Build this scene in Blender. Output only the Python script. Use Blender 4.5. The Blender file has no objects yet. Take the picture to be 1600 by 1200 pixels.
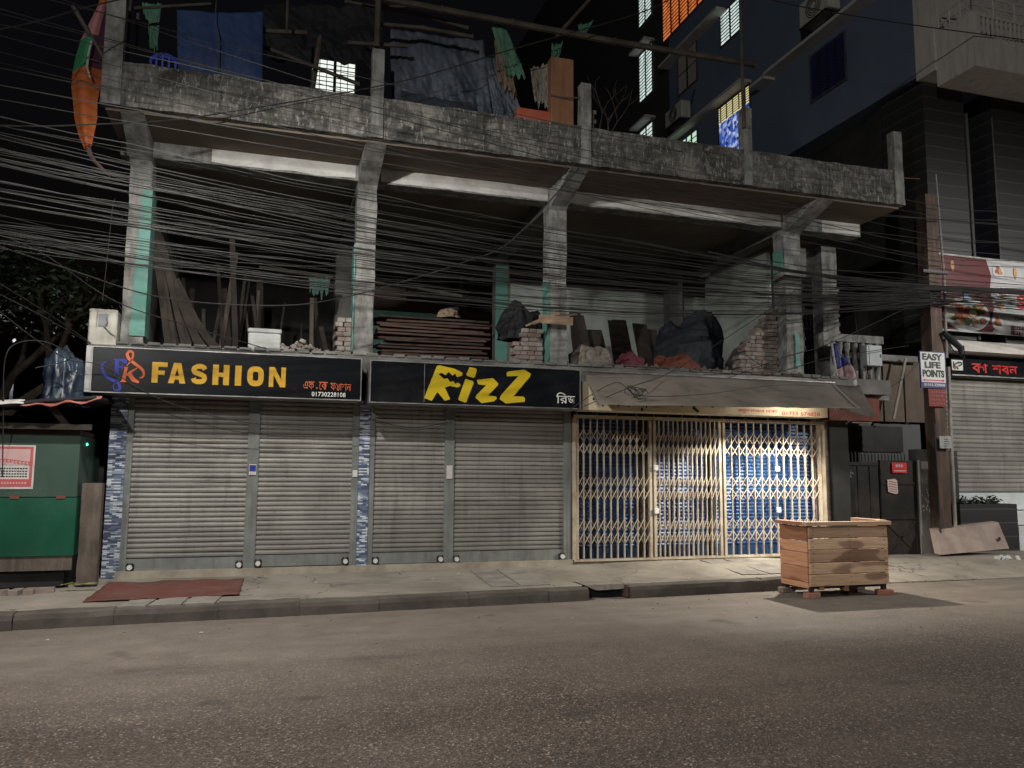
import bpy, math, random
from mathutils import Vector, Matrix, noise
R = math.radians
rnd = random.Random(7)
S = bpy.context.scene
COL = S.collection

# ------------------------------------------------------------------ camera, sky, lamps, exposure
cam_d = bpy.data.cameras.new('camera'); cam = bpy.data.objects.new('camera', cam_d); COL.objects.link(cam)
cam_d.sensor_width = 36; cam_d.lens = 28.205; cam_d.clip_end = 500
_y, _p, _r = R(17.048), R(6.390), R(.380)
fw = Vector((math.sin(_y)*math.cos(_p), math.cos(_y)*math.cos(_p), math.sin(_p)))
rt = Vector((math.cos(_y), -math.sin(_y), 0)); up = rt.cross(fw)
rr = math.cos(_r)*rt + math.sin(_r)*up; uu = -math.sin(_r)*rt + math.cos(_r)*up
M = Matrix((rr, uu, -fw)).transposed().to_4x4(); M.translation = (0, -12, 1.6)
cam.matrix_world = M
S.camera = cam
w = bpy.data.worlds.new('World'); S.world = w; w.use_nodes = True
wn = w.node_tree; bg = wn.nodes['Background']
sky = wn.nodes.new('ShaderNodeTexSky'); sky.sky_type = 'NISHITA'; sky.sun_disc = False
sky.sun_elevation = R(-3.6); sky.sun_rotation = R(200)
wn.links.new(sky.outputs[0], bg.inputs[0]); bg.inputs[1].default_value = 0.10
S.view_settings.view_transform = 'Standard'; S.view_settings.look = 'None'
S.view_settings.exposure = 0.0; S.view_settings.gamma = 1

def lamp(name, kind, loc, target, power, col, size=.12, cone=150, blend=.5):
    d = bpy.data.lights.new(name, kind); d.energy = power; d.color = col; d.shadow_soft_size = size
    if kind == 'SPOT': d.spot_size = R(cone); d.spot_blend = blend
    o = bpy.data.objects.new(name, d); COL.objects.link(o); o.location = loc
    o.rotation_euler = (Vector(target)-Vector(loc)).to_track_quat('-Z', 'Y').to_euler()
    return o
lamp('street_or_fill_light', 'SPOT', (-.9, -4.6, 6.15), (1.0, -2.6, 0), 1650, (1, .96, .90), .07, 178, .8)
lamp('street_or_fill_light', 'SPOT', (17.0, -6.0, 6.2), (16.0, -2, 0), 2300, (1, .97, .92), .12, 165, .6)
lamp('street_or_fill_light', 'POINT', (-6.5, -20.0, 9.0), (0, 0, 0), 3900, (1, .97, .93), .25)  # unseen fill light added behind the camera to lift the dim upper walls
lamp('awning_or_fill_light', 'SPOT', (7.8, -1.35, 2.62), (7.85, -1.1, 0.0), 520, (1, .93, .80), .03, 140, .25)
lamp('awning_or_fill_light', 'SPOT', (8.75, -.85, 2.56), (8.6, .25, 1.15), 330, (1, .94, .82), .03, 66, .5)
lamp('awning_or_fill_light', 'SPOT', (8.4, -1.05, 2.74), (8.3, -.45, 2.62), 32, (1, .91, .76), .03, 150, .6)  # small unseen light added to brighten the sign strip under the awning

# ------------------------------------------------------------------ object helpers
class MB:
    def __init__(s): s.v = []; s.f = []; s.m = []; s.sm = False
    def add(s, vs, fs, mi=0):
        b = len(s.v); s.v += [tuple(v) for v in vs]; s.f += [tuple(i+b for i in f) for f in fs]; s.m += [mi]*len(fs); return s
    def box(s, x0, x1, y0, y1, z0, z1, mi=0, mat=None):
        vs = [(x0,y0,z0),(x1,y0,z0),(x1,y1,z0),(x0,y1,z0),(x0,y0,z1),(x1,y0,z1),(x1,y1,z1),(x0,y1,z1)]
        if mat is not None: vs = [tuple(mat @ Vector(v)) for v in vs]
        return s.add(vs, [(0,3,2,1),(4,5,6,7),(0,1,5,4),(1,2,6,5),(2,3,7,6),(3,0,4,7)], mi)
    def bbox(s, x0, x1, y0, y1, z0, z1, b=.01, mi=0, mat=None):
        # bevelled box: chamfer on all edges via 24 verts
        vs = []; fs = []
        X = (x0, x1); Yv = (y0, y1); Z = (z0, z1)
        idx = {}
        for i in (0,1):
            for j in (0,1):
                for k in (0,1):
                    p = (X[i], Yv[j], Z[k]); sx = b if i == 0 else -b; sy = b if j == 0 else -b; sz = b if k == 0 else -b
                    for a, q in (('x', (p[0], p[1]+sy, p[2]+sz)), ('y', (p[0]+sx, p[1], p[2]+sz)), ('z', (p[0]+sx, p[1]+sy, p[2]))):
                        idx[(i,j,k,a)] = len(vs); vs.append(q)
        def F(*ks): fs.append(tuple(idx[k] for k in ks))
        F((0,0,0,'x'),(0,0,1,'x'),(0,1,1,'x'),(0,1,0,'x')); F((1,0,0,'x'),(1,1,0,'x'),(1,1,1,'x'),(1,0,1,'x'))
        F((0,0,0,'y'),(1,0,0,'y'),(1,0,1,'y'),(0,0,1,'y')); F((0,1,0,'y'),(0,1,1,'y'),(1,1,1,'y'),(1,1,0,'y'))
        F((0,0,0,'z'),(0,1,0,'z'),(1,1,0,'z'),(1,0,0,'z')); F((0,0,1,'z'),(1,0,1,'z'),(1,1,1,'z'),(0,1,1,'z'))
        for i in (0,1):
            for j in (0,1): F((i,j,0,'x'),(i,j,1,'x'),(i,j,1,'y'),(i,j,0,'y'))
            for k in (0,1): F((i,0,k,'x'),(i,1,k,'x'),(i,1,k,'z'),(i,0,k,'z'))
        for j in (0,1):
            for k in (0,1): F((0,j,k,'y'),(1,j,k,'y'),(1,j,k,'z'),(0,j,k,'z'))
        for i in (0,1):
            for j in (0,1):
                for k in (0,1): F((i,j,k,'x'),(i,j,k,'y'),(i,j,k,'z'))
        if mat is not None: vs = [tuple(mat @ Vector(v)) for v in vs]
        return s.add(vs, fs, mi)
    def tube(s, pts, r, n=6, mi=0, caps=True):
        pts = [Vector(p) for p in pts]; rs = r if isinstance(r, (list, tuple)) else [r]*len(pts)
        rings = []; ref = None
        for i, p in enumerate(pts):
            t = (pts[min(i+1, len(pts)-1)]-pts[max(i-1, 0)]).normalized()
            if ref is None: ref = Vector((0,0,1)) if abs(t.z) < .9 else Vector((1,0,0))
            a = t.cross(ref).normalized(); b = a.cross(t)
            ref = b
            rings.append([tuple(p + (a*math.cos(2*math.pi*k/n)+b*math.sin(2*math.pi*k/n))*rs[i]) for k in range(n)])
        vs = [v for ring in rings for v in ring]; fs = []
        for i in range(len(pts)-1):
            for k in range(n): fs.append((i*n+k, i*n+(k+1)%n, (i+1)*n+(k+1)%n, (i+1)*n+k))
        if caps: fs.append(tuple(range(n-1,-1,-1))); fs.append(tuple((len(pts)-1)*n+k for k in range(n)))
        return s.add(vs, fs, mi)
    def bar(s, p, q, wd, th, mi=0, side=(0,1,0)):
        p, q = Vector(p), Vector(q); t = (q-p).normalized(); b = Vector(side); a = t.cross(b).normalized(); b = a.cross(t).normalized()
        vs = []
        for e in (p, q):
            for sa, sb in ((-1,-1),(1,-1),(1,1),(-1,1)): vs.append(tuple(e + a*sa*wd/2 + b*sb*th/2))
        return s.add(vs, [(0,1,2,3),(7,6,5,4),(0,4,5,1),(1,5,6,2),(2,6,7,3),(3,7,4,0)], mi)
    def poly(s, xz, y0, y1, mi=0):
        # polygon given in x,z extruded along y; front face at y0
        n = len(xz); vs = [(x, y0, z) for x, z in xz] + [(x, y1, z) for x, z in xz]
        fs = [tuple(range(n)), tuple(range(2*n-1, n-1, -1))] + [(i, n+i, n+(i+1)%n, (i+1)%n) for i in range(n)]
        return s.add(vs, fs, mi)
    def quad(s, a, b, c, d, mi=0): return s.add([a,b,c,d], [(0,1,2,3)], mi)
    def disc(s, cx, cz, rx, rz, y, y1, n=20, mi=0):
        return s.poly([(cx+rx*math.cos(2*math.pi*k/n), cz+rz*math.sin(2*math.pi*k/n)) for k in range(n)], y, y1, mi)
    def ribbon(s, pts, wid, y0, y1, mi=0):
        # flat brush stroke in the xz plane
        P = [Vector((x, 0, z)) for x, z in pts]; W = wid if isinstance(wid, (list, tuple)) else [wid]*len(P)
        L, Rr = [], []
        for i, p in enumerate(P):
            t = (P[min(i+1, len(P)-1)]-P[max(i-1, 0)]).normalized(); nrm = Vector((-t.z, 0, t.x))
            L.append(p+nrm*W[i]/2); Rr.append(p-nrm*W[i]/2)
        for i in range(len(P)-1):
            q = [L[i], L[i+1], Rr[i+1], Rr[i]]
            s.poly([(v.x, v.z) for v in q], y0, y1, mi)
        return s
    def grid(s, fn, nu, nv, mi=0, thick=None):
        pts = [[Vector(fn(i/nu, j/nv)) for i in range(nu+1)] for j in range(nv+1)]
        vs = [tuple(p) for row in pts for p in row]; N = nu+1
        fs = [(j*N+i, j*N+i+1, (j+1)*N+i+1, (j+1)*N+i) for j in range(nv) for i in range(nu)]
        if thick is not None:
            off = Vector(thick); b = len(vs); vs += [tuple(Vector(v)+off) for v in vs]
            fs += [tuple(i+b for i in reversed(f)) for f in list(fs)]
            rim = [i for i in range(N)] + [j*N+nu for j in range(1, nv+1)] + [nv*N+i for i in range(nu-1, -1, -1)] + [j*N for j in range(nv-1, 0, -1)]
            fs += [(rim[k], b+rim[k], b+rim[(k+1)%len(rim)], rim[(k+1)%len(rim)]) for k in range(len(rim))]
        return s.add(vs, fs, mi)

def mesh_of(name, mb, mats, off=(0,0,0), smooth=False):
    me = bpy.data.meshes.new(name)
    me.from_pydata([(v[0]-off[0], v[1]-off[1], v[2]-off[2]) for v in mb.v], [], mb.f)
    mats = mats if isinstance(mats, (list, tuple)) else [mats]
    for m in mats: me.materials.append(m)
    me.polygons.foreach_set('material_index', mb.m)
    if smooth: me.polygons.foreach_set('use_smooth', [True]*len(me.polygons))
    me.update(); return me
ABS = {}
def thing(name, label, cat, loc, group=None, rz=0):
    o = bpy.data.objects.new(name, None); COL.objects.link(o); o.location = loc; o.rotation_euler = (0,0,rz); o.empty_display_size = .1
    o['label'] = label; o['category'] = cat
    if group: o['group'] = group
    ABS[o.name] = Vector(loc); return o
def part(name, mb, mats, parent, label=None, smooth=False, local=False):
    """a mesh child; vertices are given in world metres (or in the thing's own frame when local)"""
    base = Vector((0,0,0)) if local else ABS[parent.name]
    o = bpy.data.objects.new(name, mesh_of(name, mb, mats, base, smooth)); COL.objects.link(o); o.parent = parent
    if label: o['label'] = label
    ABS[o.name] = base.copy(); return o
def solo(name, mb, mats, label, cat, group=None, kind=None, smooth=False):
    """a thing (or setting) that is one mesh, its origin at its base"""
    xs = [v[0] for v in mb.v]; ys = [v[1] for v in mb.v]; zs = [v[2] for v in mb.v]
    loc = Vector(((min(xs)+max(xs))/2, (min(ys)+max(ys))/2, min(zs)))
    o = bpy.data.objects.new(name, mesh_of(name, mb, mats, loc, smooth)); COL.objects.link(o); o.location = loc
    if label: o['label'] = label
    if cat: o['category'] = cat
    if group: o['group'] = group
    if kind: o['kind'] = kind
    ABS[o.name] = loc; return o
def copy_tree(o, parent=None):
    c = o.copy(); COL.objects.link(c)
    if parent is not None: c.parent = parent
    ABS[c.name] = ABS[o.name].copy()
    for ch in list(o.children): copy_tree(ch, c)
    return c

def fit_text(mb, txt, x0, x1, z0, z1, y, depth=.004, bold=0.0, space=1.0, mi=0, only_height=False):
    c = bpy.data.curves.new('lettering', 'FONT'); c.body = txt; c.size = 1; c.offset = bold; c.space_character = space; c.fill_mode = 'BOTH'; c.extrude = .01
    o = bpy.data.objects.new('lettering', c); COL.objects.link(o)
    me = bpy.data.meshes.new_from_object(o.evaluated_get(bpy.context.evaluated_depsgraph_get()))
    bpy.data.objects.remove(o); bpy.data.curves.remove(c)
    vs = [v.co.copy() for v in me.vertices]
    if not vs: return mb
    a = min(v.x for v in vs); b = max(v.x for v in vs); p = min(v.y for v in vs); q = max(v.y for v in vs)
    sz = (z1-z0)/max(q-p, 1e-6); sx = sz if only_height else (x1-x0)/max(b-a, 1e-6)
    mb.add([(x0+(v.x-a)*sx, y-(v.z+.01)/.02*depth, z0+(v.y-p)*sz) for v in vs], [tuple(pl.vertices) for pl in me.polygons], mi)
    bpy.data.meshes.remove(me); return mb

# ------------------------------------------------------------------ materials
def NT(name):
    m = bpy.data.materials.new(name); m.use_nodes = True; t = m.node_tree; b = t.nodes['Principled BSDF']
    return m, t, b
def nd(t, typ, **kw):
    n = t.nodes.new(typ)
    for k, v in kw.items():
        if k.startswith('i_'): n.inputs[k[2:].replace('_', ' ')].default_value = v
        else: setattr(n, k, v)
    return n
def ramp(t, src, stops):
    r = t.nodes.new('ShaderNodeValToRGB'); e = r.color_ramp.elements
    while len(e) < len(stops): e.new(.5)
    for i, (p, c) in enumerate(stops):
        e[i].position = p; e[i].color = (c if isinstance(c, tuple) else (c, c, c))[:3] + (1,)
    t.links.new(src, r.inputs[0]); return r
def mixc(t, fac, a, b, blend='MIX'):
    m = t.nodes.new('ShaderNodeMix'); m.data_type = 'RGBA'; m.blend_type = blend
    for s, v in ((0, fac), (6, a), (7, b)):
        if hasattr(v, 'links') or hasattr(v, 'is_linked'): t.links.new(v, m.inputs[s])
        else: m.inputs[s].default_value = v if not isinstance(v, tuple) else v[:3] + (1,)
    return m.outputs[2]
def coords(t, scale=(1,1,1), rot=(0,0,0), rand=False):
    tc = t.nodes.new('ShaderNodeTexCoord'); mp = t.nodes.new('ShaderNodeMapping'); mp.inputs['Scale'].default_value = scale; mp.inputs['Rotation'].default_value = rot
    t.links.new(tc.outputs['Object'], mp.inputs['Vector'])
    if rand:
        oi = t.nodes.new('ShaderNodeObjectInfo'); mu = nd(t, 'ShaderNodeVectorMath', operation='SCALE'); cx = t.nodes.new('ShaderNodeCombineXYZ')
        for k in range(3): t.links.new(oi.outputs['Random'], cx.inputs[k])
        t.links.new(cx.outputs[0], mu.inputs[0]); mu.inputs['Scale'].default_value = 37.0
        t.links.new(mu.outputs[0], mp.inputs['Location'])
    return mp.outputs[0]
def noi(t, vec, scale, detail=4, rough=.6):
    n = nd(t, 'ShaderNodeTexNoise'); n.inputs['Scale'].default_value = scale; n.inputs['Detail'].default_value = detail; n.inputs['Roughness'].default_value = rough
    t.links.new(vec, n.inputs['Vector']); return n.outputs['Fac']
def bump(t, b, h, strength=.3, dist=.02):
    n = nd(t, 'ShaderNodeBump'); n.inputs['Strength'].default_value = strength; n.inputs['Distance'].default_value = dist
    t.links.new(h, n.inputs['Height']); t.links.new(n.outputs[0], b.inputs['Normal'])
def mat(name, c, c2=None, scale=3.0, rough=.7, metal=0.0, bs=.25, dirt=None, dirt_amt=.35, streak=False, rand=True, fine=30, spec=.3):
    """surface with two base tones, fine grain relief and dirt patches"""
    m, t, b = NT(name); v = coords(t, (1,1,1), rand=rand)
    if c2 is None: c2 = tuple(x*.72 for x in c)
    n1 = noi(t, v, scale); r1 = ramp(t, n1, [(.35, c2), (.65, c)])
    out = r1.outputs[0]
    if dirt is not None:
        v2 = coords(t, (6,6,.7) if streak else (1,1,1), rand=rand)
        n2 = noi(t, v2, 1.6 if streak else scale*.8, 6, .7)
        r2 = ramp(t, n2, [(.5-.02, 0.0), (.5+.18, 1.0)])
        mu = nd(t, 'ShaderNodeMath', operation='MULTIPLY'); t.links.new(r2.outputs[0], mu.inputs[0]); mu.inputs[1].default_value = dirt_amt
        out = mixc(t, mu.outputs[0], out, dirt)
    t.links.new(out, b.inputs['Base Color'])
    b.inputs['Roughness'].default_value = rough; b.inputs['Metallic'].default_value = metal; b.inputs['Specular IOR Level'].default_value = spec
    if bs > 0: bump(t, b, noi(t, v, fine, 5, .65), bs, .01)
    return m
def emis(name, c, s):
    m, t, b = NT(name); b.inputs['Base Color'].default_value = c + (1,); b.inputs['Emission Color'].default_value = c + (1,); b.inputs['Emission Strength'].default_value = s
    return m

MT = {}
def parapet_mat():
    m, t, b = NT('weathered_parapet'); v = coords(t)
    sx = t.nodes.new('ShaderNodeSeparateXYZ'); t.links.new(v, sx.inputs[0]); cx = t.nodes.new('ShaderNodeCombineXYZ')
    t.links.new(sx.outputs[0], cx.inputs[0]); t.links.new(sx.outputs[2], cx.inputs[1])
    br = nd(t, 'ShaderNodeTexBrick'); t.links.new(cx.outputs[0], br.inputs['Vector'])
    br.inputs['Scale'].default_value = 1; br.inputs['Brick Width'].default_value = .26; br.inputs['Row Height'].default_value = .098; br.inputs['Mortar Size'].default_value = .007; br.inputs['Mortar Smooth'].default_value = .4
    br.inputs['Color1'].default_value = (.10,.095,.085,1); br.inputs['Color2'].default_value = (.17,.16,.15,1); br.inputs['Mortar'].default_value = (.05,.05,.045,1)
    n = noi(t, v, 1.7, 8, .75); plaster = ramp(t, n, [(.38, (.035,.034,.031)), (.5, (.11,.106,.097)), (.64, (.25,.24,.22))])
    mk = ramp(t, noi(t, v, 1.3, 6, .7), [(.40, .15), (.52, .95)])
    c = mixc(t, mk.outputs[0], br.outputs['Color'], plaster.outputs[0])
    st = ramp(t, noi(t, coords(t, (9,9,.9)), 1.5, 6, .75), [(.5, 0.0), (.68, .8)])
    c = mixc(t, st.outputs[0], c, (.03,.03,.027))
    wh = ramp(t, noi(t, coords(t, (11,11,2.6)), 2.2, 6, .8), [(.55, 0.0), (.63, .85)])
    c = mixc(t, wh.outputs[0], c, (.40,.39,.36))
    bl = ramp(t, noi(t, coords(t, (1,1,1.6)), 2.4, 5, .7), [(.48, 0.0), (.66, .5)]); c = mixc(t, bl.outputs[0], c, (.028,.028,.026))
    lp = ramp(t, noi(t, coords(t, (3.5,3.5,7)), 1.6, 3, .5), [(.60, 0.0), (.66, .5)]); c = mixc(t, lp.outputs[0], c, (.30,.285,.26))
    t.links.new(c, b.inputs['Base Color']); b.inputs['Roughness'].default_value = .92; b.inputs['Specular IOR Level'].default_value = .15
    ad = nd(t, 'ShaderNodeMath', operation='ADD'); t.links.new(n, ad.inputs[0]); t.links.new(br.outputs['Fac'], ad.inputs[1])
    bump(t, b, ad.outputs[0], .7, .02); return m
MT['parapet'] = parapet_mat()
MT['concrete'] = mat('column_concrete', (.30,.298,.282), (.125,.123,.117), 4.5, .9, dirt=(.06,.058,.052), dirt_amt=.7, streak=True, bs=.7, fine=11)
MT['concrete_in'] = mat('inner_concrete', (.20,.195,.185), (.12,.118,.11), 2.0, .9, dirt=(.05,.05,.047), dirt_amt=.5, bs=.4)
MT['soffit'] = mat('slab_soffit', (.20,.165,.13), (.145,.122,.10), 1.2, .9, dirt=(.10,.09,.075), dirt_amt=.4, bs=.15)
MT['white'] = mat('white_wash', (.62,.61,.58), (.48,.475,.45), 3, .8, dirt=(.2,.19,.18), dirt_amt=.45, bs=.2)
MT['teal'] = mat('teal_paint', (.125,.30,.255), (.09,.23,.195), 4, .6, dirt=(.2,.2,.18), dirt_amt=.3, bs=.2)
MT['wall_in'] = mat('inner_wall_plaster', (.36,.39,.36), (.26,.285,.265), 1.0, .9, dirt=(.10,.11,.10), dirt_amt=.5, bs=.15)
MT['wall_teal'] = mat('inner_teal_plaster', (.12,.25,.22), (.08,.17,.15), 1.2, .8, dirt=(.05,.07,.06), dirt_amt=.5, bs=.1)
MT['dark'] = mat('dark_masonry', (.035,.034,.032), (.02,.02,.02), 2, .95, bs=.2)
def shutter_mat():
    m, t, b = NT('shutter_steel'); v = coords(t, rand=True)
    c = ramp(t, noi(t, v, 1.3, 5, .6), [(.35, (.235,.225,.205)), (.65, (.335,.322,.295))]).outputs[0]
    sl = ramp(t, noi(t, coords(t, (.25,.25,14.6), rand=True), 1.0, 1, .4), [(.3, .72), (.7, 1.08)]); c = mixc(t, 1.0, c, sl.outputs[0], 'MULTIPLY')
    st = ramp(t, noi(t, coords(t, (5,5,.5), rand=True), 1.4, 6, .75), [(.5, 0.0), (.7, .6)]); c = mixc(t, st.outputs[0], c, (.10,.092,.08))
    sm = ramp(t, noi(t, coords(t, (1.3,1.3,5), rand=True), 1.7, 7, .8), [(.60, 0.0), (.72, .7)]); c = mixc(t, sm.outputs[0], c, (.075,.066,.055))
    sc = ramp(t, noi(t, coords(t, (2.2,2.2,30), rand=True), 1.5, 5, .8), [(.66, 0.0), (.70, .6)]); c = mixc(t, sc.outputs[0], c, (.42,.41,.39))
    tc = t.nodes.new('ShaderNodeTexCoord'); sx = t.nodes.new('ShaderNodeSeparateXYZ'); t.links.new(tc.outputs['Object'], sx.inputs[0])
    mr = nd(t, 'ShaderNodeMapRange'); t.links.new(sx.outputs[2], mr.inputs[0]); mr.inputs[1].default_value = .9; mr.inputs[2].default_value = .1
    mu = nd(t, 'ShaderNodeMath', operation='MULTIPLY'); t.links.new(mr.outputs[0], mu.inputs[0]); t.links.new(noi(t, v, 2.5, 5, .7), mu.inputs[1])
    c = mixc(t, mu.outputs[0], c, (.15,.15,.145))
    t.links.new(c, b.inputs['Base Color']); b.inputs['Roughness'].default_value = .5; b.inputs['Metallic'].default_value = .25; bump(t, b, noi(t, v, 9, 4, .6), .12, .01); return m
MT['shutter'] = shutter_mat()
MT['rail'] = mat('shutter_rail_paint', (.22,.235,.225), (.16,.17,.165), 3, .5, .2, dirt=(.10,.08,.06), dirt_amt=.5, streak=True, bs=.1)
MT['alu'] = mat('sign_frame_aluminium', (.42,.42,.41), (.28,.28,.27), 6, .4, .6, dirt=(.13,.125,.115), dirt_amt=.7, bs=.05)
MT['signblack'] = mat('sign_face_black', (.006,.007,.009), (.005,.006,.008), 1.5, .24, bs=.10, fine=2.2, spec=.35, dirt=(.02,.02,.021), dirt_amt=.5)
MT['yellow'] = mat('sign_yellow', (.52,.29,.012), (.46,.26,.012), 3, .45, bs=.02)
MT['lemon'] = mat('sign_lemon_yellow', (.50,.365,.012), (.45,.33,.012), 3, .45, bs=.02)
MT['roofred'] = mat('roof_red_cloth', (.34,.10,.07), (.26,.08,.055), 5, .8, dirt=(.4,.25,.2), dirt_amt=.4, bs=.3)
MT['tarpstall'] = mat('dark_blue_plastic', (.035,.055,.085), (.018,.03,.05), 2.2, .32, dirt=(.12,.15,.18), dirt_amt=.3, bs=.6, fine=8, spec=.6)
MT['orange'] = mat('sign_orange', (.58,.13,.045), (.52,.11,.035), 3, .5, bs=.02)
MT['blue'] = mat('sign_blue', (.03,.04,.30), (.025,.035,.26), 3, .5, bs=.02)
MT['offwhite'] = mat('lettering_white', (.75,.75,.73), (.68,.68,.66), 3, .5, bs=.02)
MT['cream'] = mat('gate_cream_paint', (.47,.41,.315), (.37,.315,.235), 5, .45, .15, dirt=(.20,.09,.035), dirt_amt=.6, bs=.15)
MT['blueshut'] = mat('blue_shutter_paint', (.015,.062,.185), (.011,.048,.15), 2, .36, .3, dirt=(.02,.05,.12), dirt_amt=.5, bs=.05, spec=.6)
MT['brick'] = mat('grey_red_brick', (.27,.21,.18), (.17,.13,.115), 5, .9, dirt=(.30,.28,.26), dirt_amt=.6, bs=.5, fine=22)
MT['kerb'] = mat('kerb_concrete', (.10,.087,.075), (.065,.056,.049), 2.2, .9, dirt=(.15,.13,.115), dirt_amt=.45, bs=.5, fine=16)
MT['beige'] = mat('threshold_render', (.36,.325,.26), (.27,.24,.19), 4, .9, dirt=(.15,.12,.09), dirt_amt=.5, bs=.4)
MT['slabstone'] = mat('drain_cover_concrete', (.26,.24,.21), (.19,.175,.155), 4, .92, dirt=(.09,.08,.07), dirt_amt=.5, bs=.5)
MT['redmat'] = mat('red_floor_mat', (.145,.052,.04), (.105,.04,.032), 2.5, .9, dirt=(.17,.12,.10), dirt_amt=.45, bs=.3, fine=120)
MT['green'] = mat('green_metal_paint', (.008,.082,.046), (.006,.060,.035), 1.6, .38, .1, dirt=(.05,.12,.09), dirt_amt=.3, bs=.06, fine=6)
MT['greengrey'] = mat('faded_green_paint', (.045,.085,.063), (.035,.066,.05), 1.4, .5, .1, dirt=(.12,.15,.13), dirt_amt=.4, bs=.06, fine=6)
MT['oldwood'] = mat('weathered_board', (.125,.098,.078), (.065,.052,.042), 3, .85, dirt=(.22,.20,.18), dirt_amt=.4, streak=True, bs=.5)
MT['darkwood'] = mat('dark_board', (.045,.035,.029), (.024,.019,.016), 3, .85, dirt=(.075,.064,.056), dirt_amt=.4, bs=.4)
MT['redwood'] = mat('reddish_board', (.085,.045,.034), (.05,.03,.025), 3, .8, dirt=(.10,.08,.07), dirt_amt=.45, bs=.4)
MT['palewood'] = mat('pale_board', (.42,.30,.20), (.30,.21,.14), 4, .8, bs=.4)
MT['tarpblue'] = mat('blue_tarpaulin', (.02,.05,.14), (.014,.036,.105), 2, .7, dirt=(.07,.10,.2), dirt_amt=.4, bs=.2, fine=9)
MT['tarpgrey'] = mat('clear_grey_plastic', (.075,.09,.115), (.035,.045,.065), 2.2, .6, dirt=(.22,.24,.27), dirt_amt=.35, bs=.5, fine=7, spec=.3)
MT['tarpblack'] = mat('black_sheet', (.016,.017,.02), (.01,.01,.012), 2, .75, bs=.3, fine=8)
MT['tarpnavy'] = mat('navy_cover_cloth', (.022,.027,.036), (.012,.015,.022), 2, .8, dirt=(.045,.05,.06), dirt_amt=.3, bs=.3, fine=9)
MT['tarpgreen'] = mat('green_cloth', (.10,.24,.16), (.06,.15,.10), 3, .7, bs=.3)
MT['tanc'] = mat('tan_cloth', (.22,.16,.11), (.14,.10,.07), 3, .8, bs=.3)
MT['sack'] = mat('plastic_sack', (.24,.21,.18), (.15,.13,.11), 4, .6, dirt=(.4,.37,.34), dirt_amt=.4, bs=.6, fine=8)
MT['orangec'] = mat('orange_sack_cloth', (.17,.05,.028), (.11,.035,.02), 4, .8, bs=.4)
MT['foam'] = mat('white_foam', (.50,.515,.50), (.40,.415,.40), 4, .8, dirt=(.35,.35,.33), dirt_amt=.3, bs=.2)
MT['acw'] = mat('ac_casing_cream', (.56,.54,.47), (.47,.45,.39), 3, .5, dirt=(.22,.2,.16), dirt_amt=.5, streak=True, bs=.05)
MT['greybox'] = mat('grey_meter_paint', (.22,.24,.25), (.17,.185,.19), 3, .5, .2, bs=.05)
MT['pole'] = mat('rusty_pole_steel', (.085,.06,.048), (.05,.037,.031), 3, .7, .3, dirt=(.24,.13,.08), dirt_amt=.5, streak=True, bs=.3)
MT['pipe'] = mat('pale_conduit', (.35,.33,.29), (.25,.235,.21), 5, .6, .1, dirt=(.15,.10,.07), dirt_amt=.5, bs=.1)
MT['cable'] = mat('cable_rubber', (.042,.042,.041), (.028,.028,.027), 2, .55, bs=0)
MT['bamboo'] = mat('bamboo_grey', (.095,.08,.064), (.05,.043,.035), 3, .7, bs=.4)
MT['bluewall'] = mat('slate_blue_render', (.14,.18,.25), (.115,.15,.215), .5, .85, dirt=(.09,.12,.17), dirt_amt=.4, bs=.08)
MT['brownwall'] = mat('far_brown_render', (.05,.046,.045), (.04,.037,.037), .5, .9, bs=.05)
MT['cream_wall'] = mat('balcony_cream_render', (.60,.575,.525), (.50,.48,.44), 1, .85, dirt=(.18,.17,.15), dirt_amt=.4, streak=True, bs=.1)
MT['paleledge'] = mat('pale_ledge_render', (.55,.53,.49), (.45,.43,.40), 2, .8, dirt=(.25,.24,.22), dirt_amt=.4, bs=.15)
MT['blackmetal'] = mat('black_gate_paint', (.022,.02,.019), (.014,.013,.013), 2, .5, .3, dirt=(.11,.07,.05), dirt_amt=.35, bs=.2)
MT['iron'] = mat('dark_iron', (.04,.04,.042), (.028,.028,.03), 4, .5, .4, bs=.1)
MT['chrome'] = mat('padlock_steel', (.75,.75,.73), (.65,.65,.63), 8, .35, .25, bs=.02)
MT['leaf'] = mat('leaf_green', (.03,.042,.02), (.016,.026,.012), 3, .5, bs=0)
MT['trunk'] = mat('tree_bark', (.07,.055,.042), (.04,.03,.025), 6, .9, bs=.6)
MT['redboard'] = mat('red_notice_paint', (.20,.03,.025), (.16,.025,.02), 5, .6, bs=.05)
MT['brownpanel'] = mat('brown_shed_sheet', (.12,.085,.065), (.08,.06,.047), 2, .7, .1, dirt=(.05,.04,.033), dirt_amt=.5, streak=True, bs=.2)
MT['rust'] = mat('rust_patch', (.20,.07,.05), (.12,.05,.04), 6, .9, bs=.5)
MT['pink'] = mat('pink_cloth', (.42,.17,.19), (.34,.14,.16), 3, .8, bs=.2)
MT['parasolorange'] = mat('parasol_orange', (.42,.11,.03), (.34,.085,.022), 3, .8, bs=.2)
MT['parasolgreen'] = mat('parasol_green', (.03,.19,.08), (.025,.15,.065), 3, .8, bs=.2)
MT['purple'] = mat('parasol_purple', (.085,.03,.06), (.06,.022,.045), 3, .8, bs=.2)
MT['bluep'] = mat('blue_chair_plastic', (.05,.08,.55), (.04,.065,.45), 3, .35, bs=.02)
MT['terracotta'] = mat('terracotta_box_paint', (.40,.10,.06), (.33,.085,.05), 2, .6, bs=.1)
MT['doorwood'] = mat('brown_door_board', (.30,.15,.08), (.23,.115,.06), 2, .6, dirt=(.12,.06,.035), dirt_amt=.4, streak=True, bs=.1)
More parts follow.
